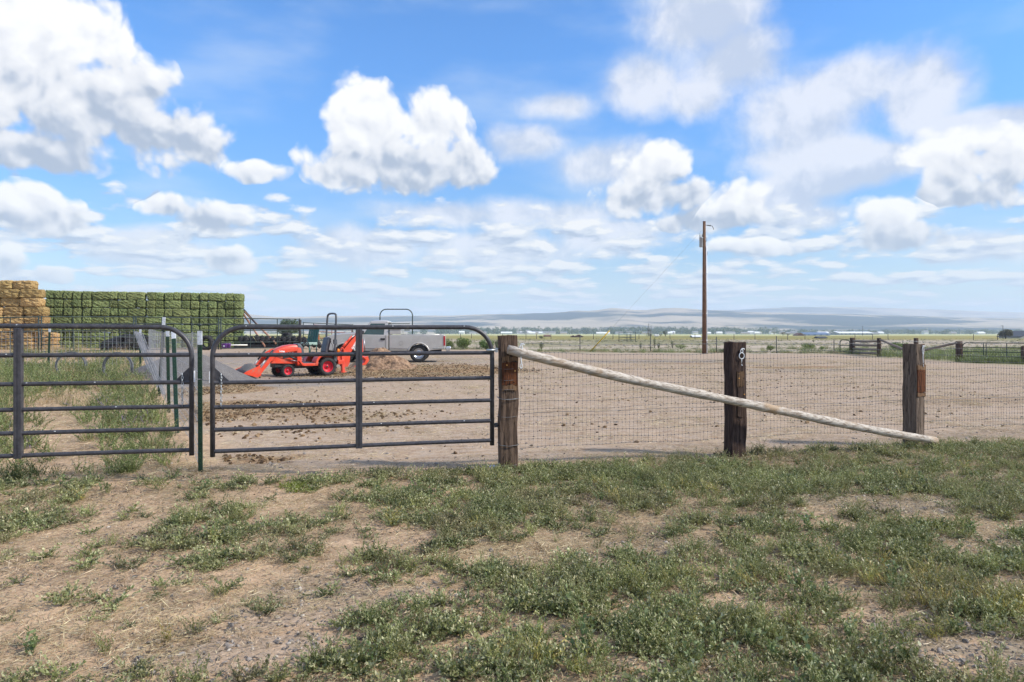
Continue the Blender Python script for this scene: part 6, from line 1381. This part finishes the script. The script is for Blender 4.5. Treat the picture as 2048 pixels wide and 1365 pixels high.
def cl(x, y):
    mm = blobs(x, y, [gb(430, 825, 1.3, 2.2, 1.), gb(520, 815, 1.7, 1.3, .8), gb(640, 830, 2.4, 1.3, .28), gb(485, 920, .75, .32, 1.3), gb(430, 780, 1.0, 2.2, .8), gb(800, 748, 4, 3, .5), gb(600, 860, 2.5, 1.2, .12), gb(930, 738, 3.5, 2.5, .4)])
    return np.clip(mm*(.6+2.2*(fbm(x*2.5, y*2.5, 3, 75)-.25))+.010, 0, 1)
def corr(x, y): return (y > fence_line(x)+.1)*(x > depth_fence(y)+.35)*(x < 22)*(y < 50)
lay('manure', 'scattered brown manure clods on the corral dirt', 'manure', clods, spots(80000, -14, 12, 7.4, 32, lambda x, y: cl(x, y)*corr(x, y), 308, .8, .5), .28, 1.35, .5, .006)
lay('corral_stones', 'scattered small stones on the corral dirt', 'stones', stones, spots(9000, -10, 16, 7.4, 26, lambda x, y: (.25+.4*(fbm(x, y, 2, 77)-.5))*corr(x, y), 309, .8, .5), .6, 2.2, .5, .004)
lay('corral_litter', 'wisps of straw and dung crumbs on the corral dirt', 'litter', lit[:3], spots(16000, -13, 20, 7.5, 40, lambda x, y: (.22+.5*cl(x, y)+.3*(fbm(x*.6, y*.6, 3, 78)-.45))*corr(x, y), 310, .8, .5), .8, 2.6, .02, .003)
# ---- the weedy lane behind the left gate
tallw = [quads_mesh('tall_weed', *plant(11, .32, .48, 44, .042, .0056, 900+i, .45, .0022, .05), L_TALL) for i in range(4)]
talld = [quads_mesh('tall_dry', *tuft(48, .36, .42, .0028, 930+i, .05), L_DRY) for i in range(3)]
flow = [quads_mesh('flower_weed', *cat_(plant(8, .30, .4, 30, .030, .0045, 950, .35, .002, .03)), L_TALL), quads_mesh('flower', *plant(9, .34, .35, 7, .012, .0055, 951, .3, .0008, .03, .9, .2, .75), L_FLOW)]
def lane(x, y):
    inl = sstep(-.05, -.45, x-depth_fence(y)); tr_ = np.interp(y, [6.5, 9, 12, 16], [-4.35, -5.9, -8.0, -11.2]); path_ = 1-np.exp(-((x-tr_)/(.16*y**.5+.12))**2)*(1-sstep(13, 16, y))
    return inl*(.25+.75*path_)*path_*sstep(7.3, 7.9, y+.5*(fbm(x*2, y*2, 2, 81)-.5))
def lanew(x, y): return np.clip(lane(x, y)*(2.6*(fbm(x*.9, y*.9, 4, 82)-.32)), 0, 1)
hs_ = lambda x, y: np.interp(y, [7, 9, 13, 22, 34], [.65, .95, 1.2, 1.35, 1.4])
lay('tall_weeds', 'tall green weeds filling the lane behind the left gate', 'weeds', tallw, spots(34000, -26, -3.4, 7.3, 30, lambda x, y: lanew(x, y)*np.interp(y, [7, 12, 20, 30], [.8, .6, .34, .25]), 311, .84, .8), .45, 1.15, .14, -.01, None, hs_)
lay('tall_dry_grass', 'pale dry grass standing in the lane behind the left gate', 'grass', talld, spots(7000, -26, -3.3, 7.2, 33, lambda x, y: np.clip(lane(x, y)*(.12+.75*(fbm(x*.7+9, y*.7, 3, 83)-.42)+.9*blobs(x, y, [gb(362, 925, .42, .34, 1.3), gb(345, 830, .6, 1.4, 1.), gb(330, 800, .5, 1.5, .6), gb(290, 770, 1.2, 2.5, .5)])), 0, 1), 312, .84, .8), .45, 1.15, .2, -.01, None, hs_)
lay('violet_weeds', 'weeds with small violet flowers by the lane', 'weeds', flow, spots(1500, -14, -3.4, 7.4, 14, lambda x, y: lanew(x, y)*.30, 313, .84, .6), .5, 1.0, .12, -.01, None, hs_)
lay('lane_litter', 'dry stalks lying in the lane behind the left gate', 'litter', lit, spots(5000, -18, -3.3, 7, 20, lambda x, y: .5*(x < depth_fence(y)), 314, .84, .6), 1., 2.6, .04, .003)
# ---- dry pasture and tall grass beyond the corral
sage = [quads_mesh('sage_tuft', *tuft(40, .30, .8, .011, 960+i, .12), [L_SAGE, L_DRY, L_SAGE][i]) for i in range(3)]
def past(x, y): return np.clip(1.35*(fbm(x*.10, y*.14, 4, 91)-.33), 0, 1)*(1-corr(x, y))*((x > -16) | (y > 45))
lay('pasture_tufts', 'dry grey green tufts of the pasture beyond the corral', 'grass', sage, spots(26000, -60, 130, 50, 185, lambda x, y: past(x, y)*np.where(x > 22, sstep(34, 44, y), 1)*sstep(50, 55, y+.04*x), 315, .80, 3), .5, 1.25, .15, -.02, (.4, .35, .25))
gstrip = [quads_mesh('tall_green_grass', *tuft(44, .55, .30, .012, 980+i, .16), L_TALL) for i in range(3)]
lay('tall_green_grass', 'tall green grass growing along the rail fence at right', 'grass', gstrip, spots(5200, 22, 60, 33.5, 66, lambda x, y: np.clip(.25+1.1*(fbm(x*.35, y*.35, 3, 95)-.35), 0, 1)*sstep(-.3, .6, x-np.interp(y, [33, 36.4, 44, 52], [25.6, 23.9, 23.8, 25.2]))*(1-.6*sstep(46, 60, y)), 316, .80, 3), .5, 1.1, .12, -.02)
lay('fence_line_weeds', 'dry weeds along the foot of the back fence', 'weeds', [sage[1], sage[0], gstrip[0]], spots(3000, -6, 26, 51, 59, lambda x, y: np.exp(-((y-np.interp(x, [-6, 5, 13, 25], [58.5, 57.5, 54.5, 52.3]))/1.3)**2)*.8, 317, .80, 3), .45, 1.05, .15, -.02, (.45, .3, .25))
lay('dark_grass', 'dark green grass before the far pipe gate at right', 'grass', gstrip, spots(1500, 23.5, 34, 32.5, 36.2, lambda x, y: .8*sstep(33, 33.6, y+.3*(fbm(x, y, 2, 96)-.5)+.35*(x-26)), 318, .80, 3), .5, .9, .12, -.02)
# ---- single clumps that stand out
def clump(label, px, py, arrs, m, r, seed, cat='weed clump', group=None):
    p = gp(px, py); g = np.random.default_rng(seed); out = []
    for a in arrs:
        for _ in range(6): q = g.normal(0, r*.5, 2); out.append(move(a, (q[0], q[1]*.8, gz(p.x+q[0], p.y+q[1]*.8)-p.z-.01), g.uniform(.7, 1.15), g.uniform(0, 6)))
    o = bpy.data.objects.new('weed_clump', quads_mesh('weed_clump', *cat_(*out), m)); COL.objects.link(o); o.location = p; return tag(o, label, cat, group)
pa = [plant(10, .20, .40, 34, .024, .0034, 1000+i, .3, .0015, .03) for i in range(3)]; pb = [plant(11, .075, .6, 26, .016, .0032, 1010+i, .3, .0012, .03) for i in range(3)]
pc_ = [plant(13, .115, .55, 26, .021, .0026, 1020+i, .4, .0012, .03) for i in range(3)]
clump('bushy green weed clump under the right end of the left gate', 248, 948, pa, L_TALL, .20, 1); clump('dark green weed clump under the left gate at the picture edge', 30, 960, pa, L_DARK, .34, 2)
clump('bright yellow green weed clump before the right hand gate', 592, 975, pb, L_BRIGHT, .17, 3); clump('bright yellow green weed clump beside the straw patch at right', 1868, 1055, pb, L_BRIGHT, .14, 4)
clump('dark feathery weed clump above the gravel patch at right', 1935, 995, pc_, L_KOCH, .26, 5); clump('low dark green weed patch in front of the gate by the corral edge', 760, 948, pb, L_DARK, .34, 6); clump('low dark weed patch just left of the gate post foot', 905, 945, pb, L_DARK, .26, 7)
clump('pale grassy weed clump spreading low in the middle foreground', 1010, 1020, pc_, L_KOCH, .22, 8)
w = MB(); bm_ = stone(840, mat('pale_rock', (.48, .46, .44), (.60, .58, .55), 20, .9), .6, .05); o = bpy.data.objects.new('rock', bm_); COL.objects.link(o); o.location = gp(988, 938)+Vector((0, 0, .015)); tag(o, 'pale flat rock lying beside the gate post foot', 'rock')
# ================================================================ camera and render settings
cam = bpy.data.cameras.new('camera'); cam.sensor_width = 36; cam.lens = 36*F/2048; cam.clip_start = .05; cam.clip_end = 30000
cam.shift_y = -(682.5-HORIZON)/2048
co_ = bpy.data.objects.new('camera', cam); COL.objects.link(co_); co_.location = (0, 0, EYE); co_.rotation_euler = (R(90), 0, 0)
SC.camera = co_
SC.view_settings.view_transform = 'Standard'; SC.view_settings.look = 'None'; SC.view_settings.exposure = EXPO; SC.view_settings.gamma = 1
cy = SC.cycles; cy.max_bounces = 6; cy.diffuse_bounces = 2; cy.glossy_bounces = 3; cy.transmission_bounces = 4; cy.transparent_max_bounces = 8; cy.volume_bounces = 1
cy.use_denoising = True; cy.use_adaptive_sampling = True; cy.adaptive_threshold = .015
SC.render.film_transparent = False
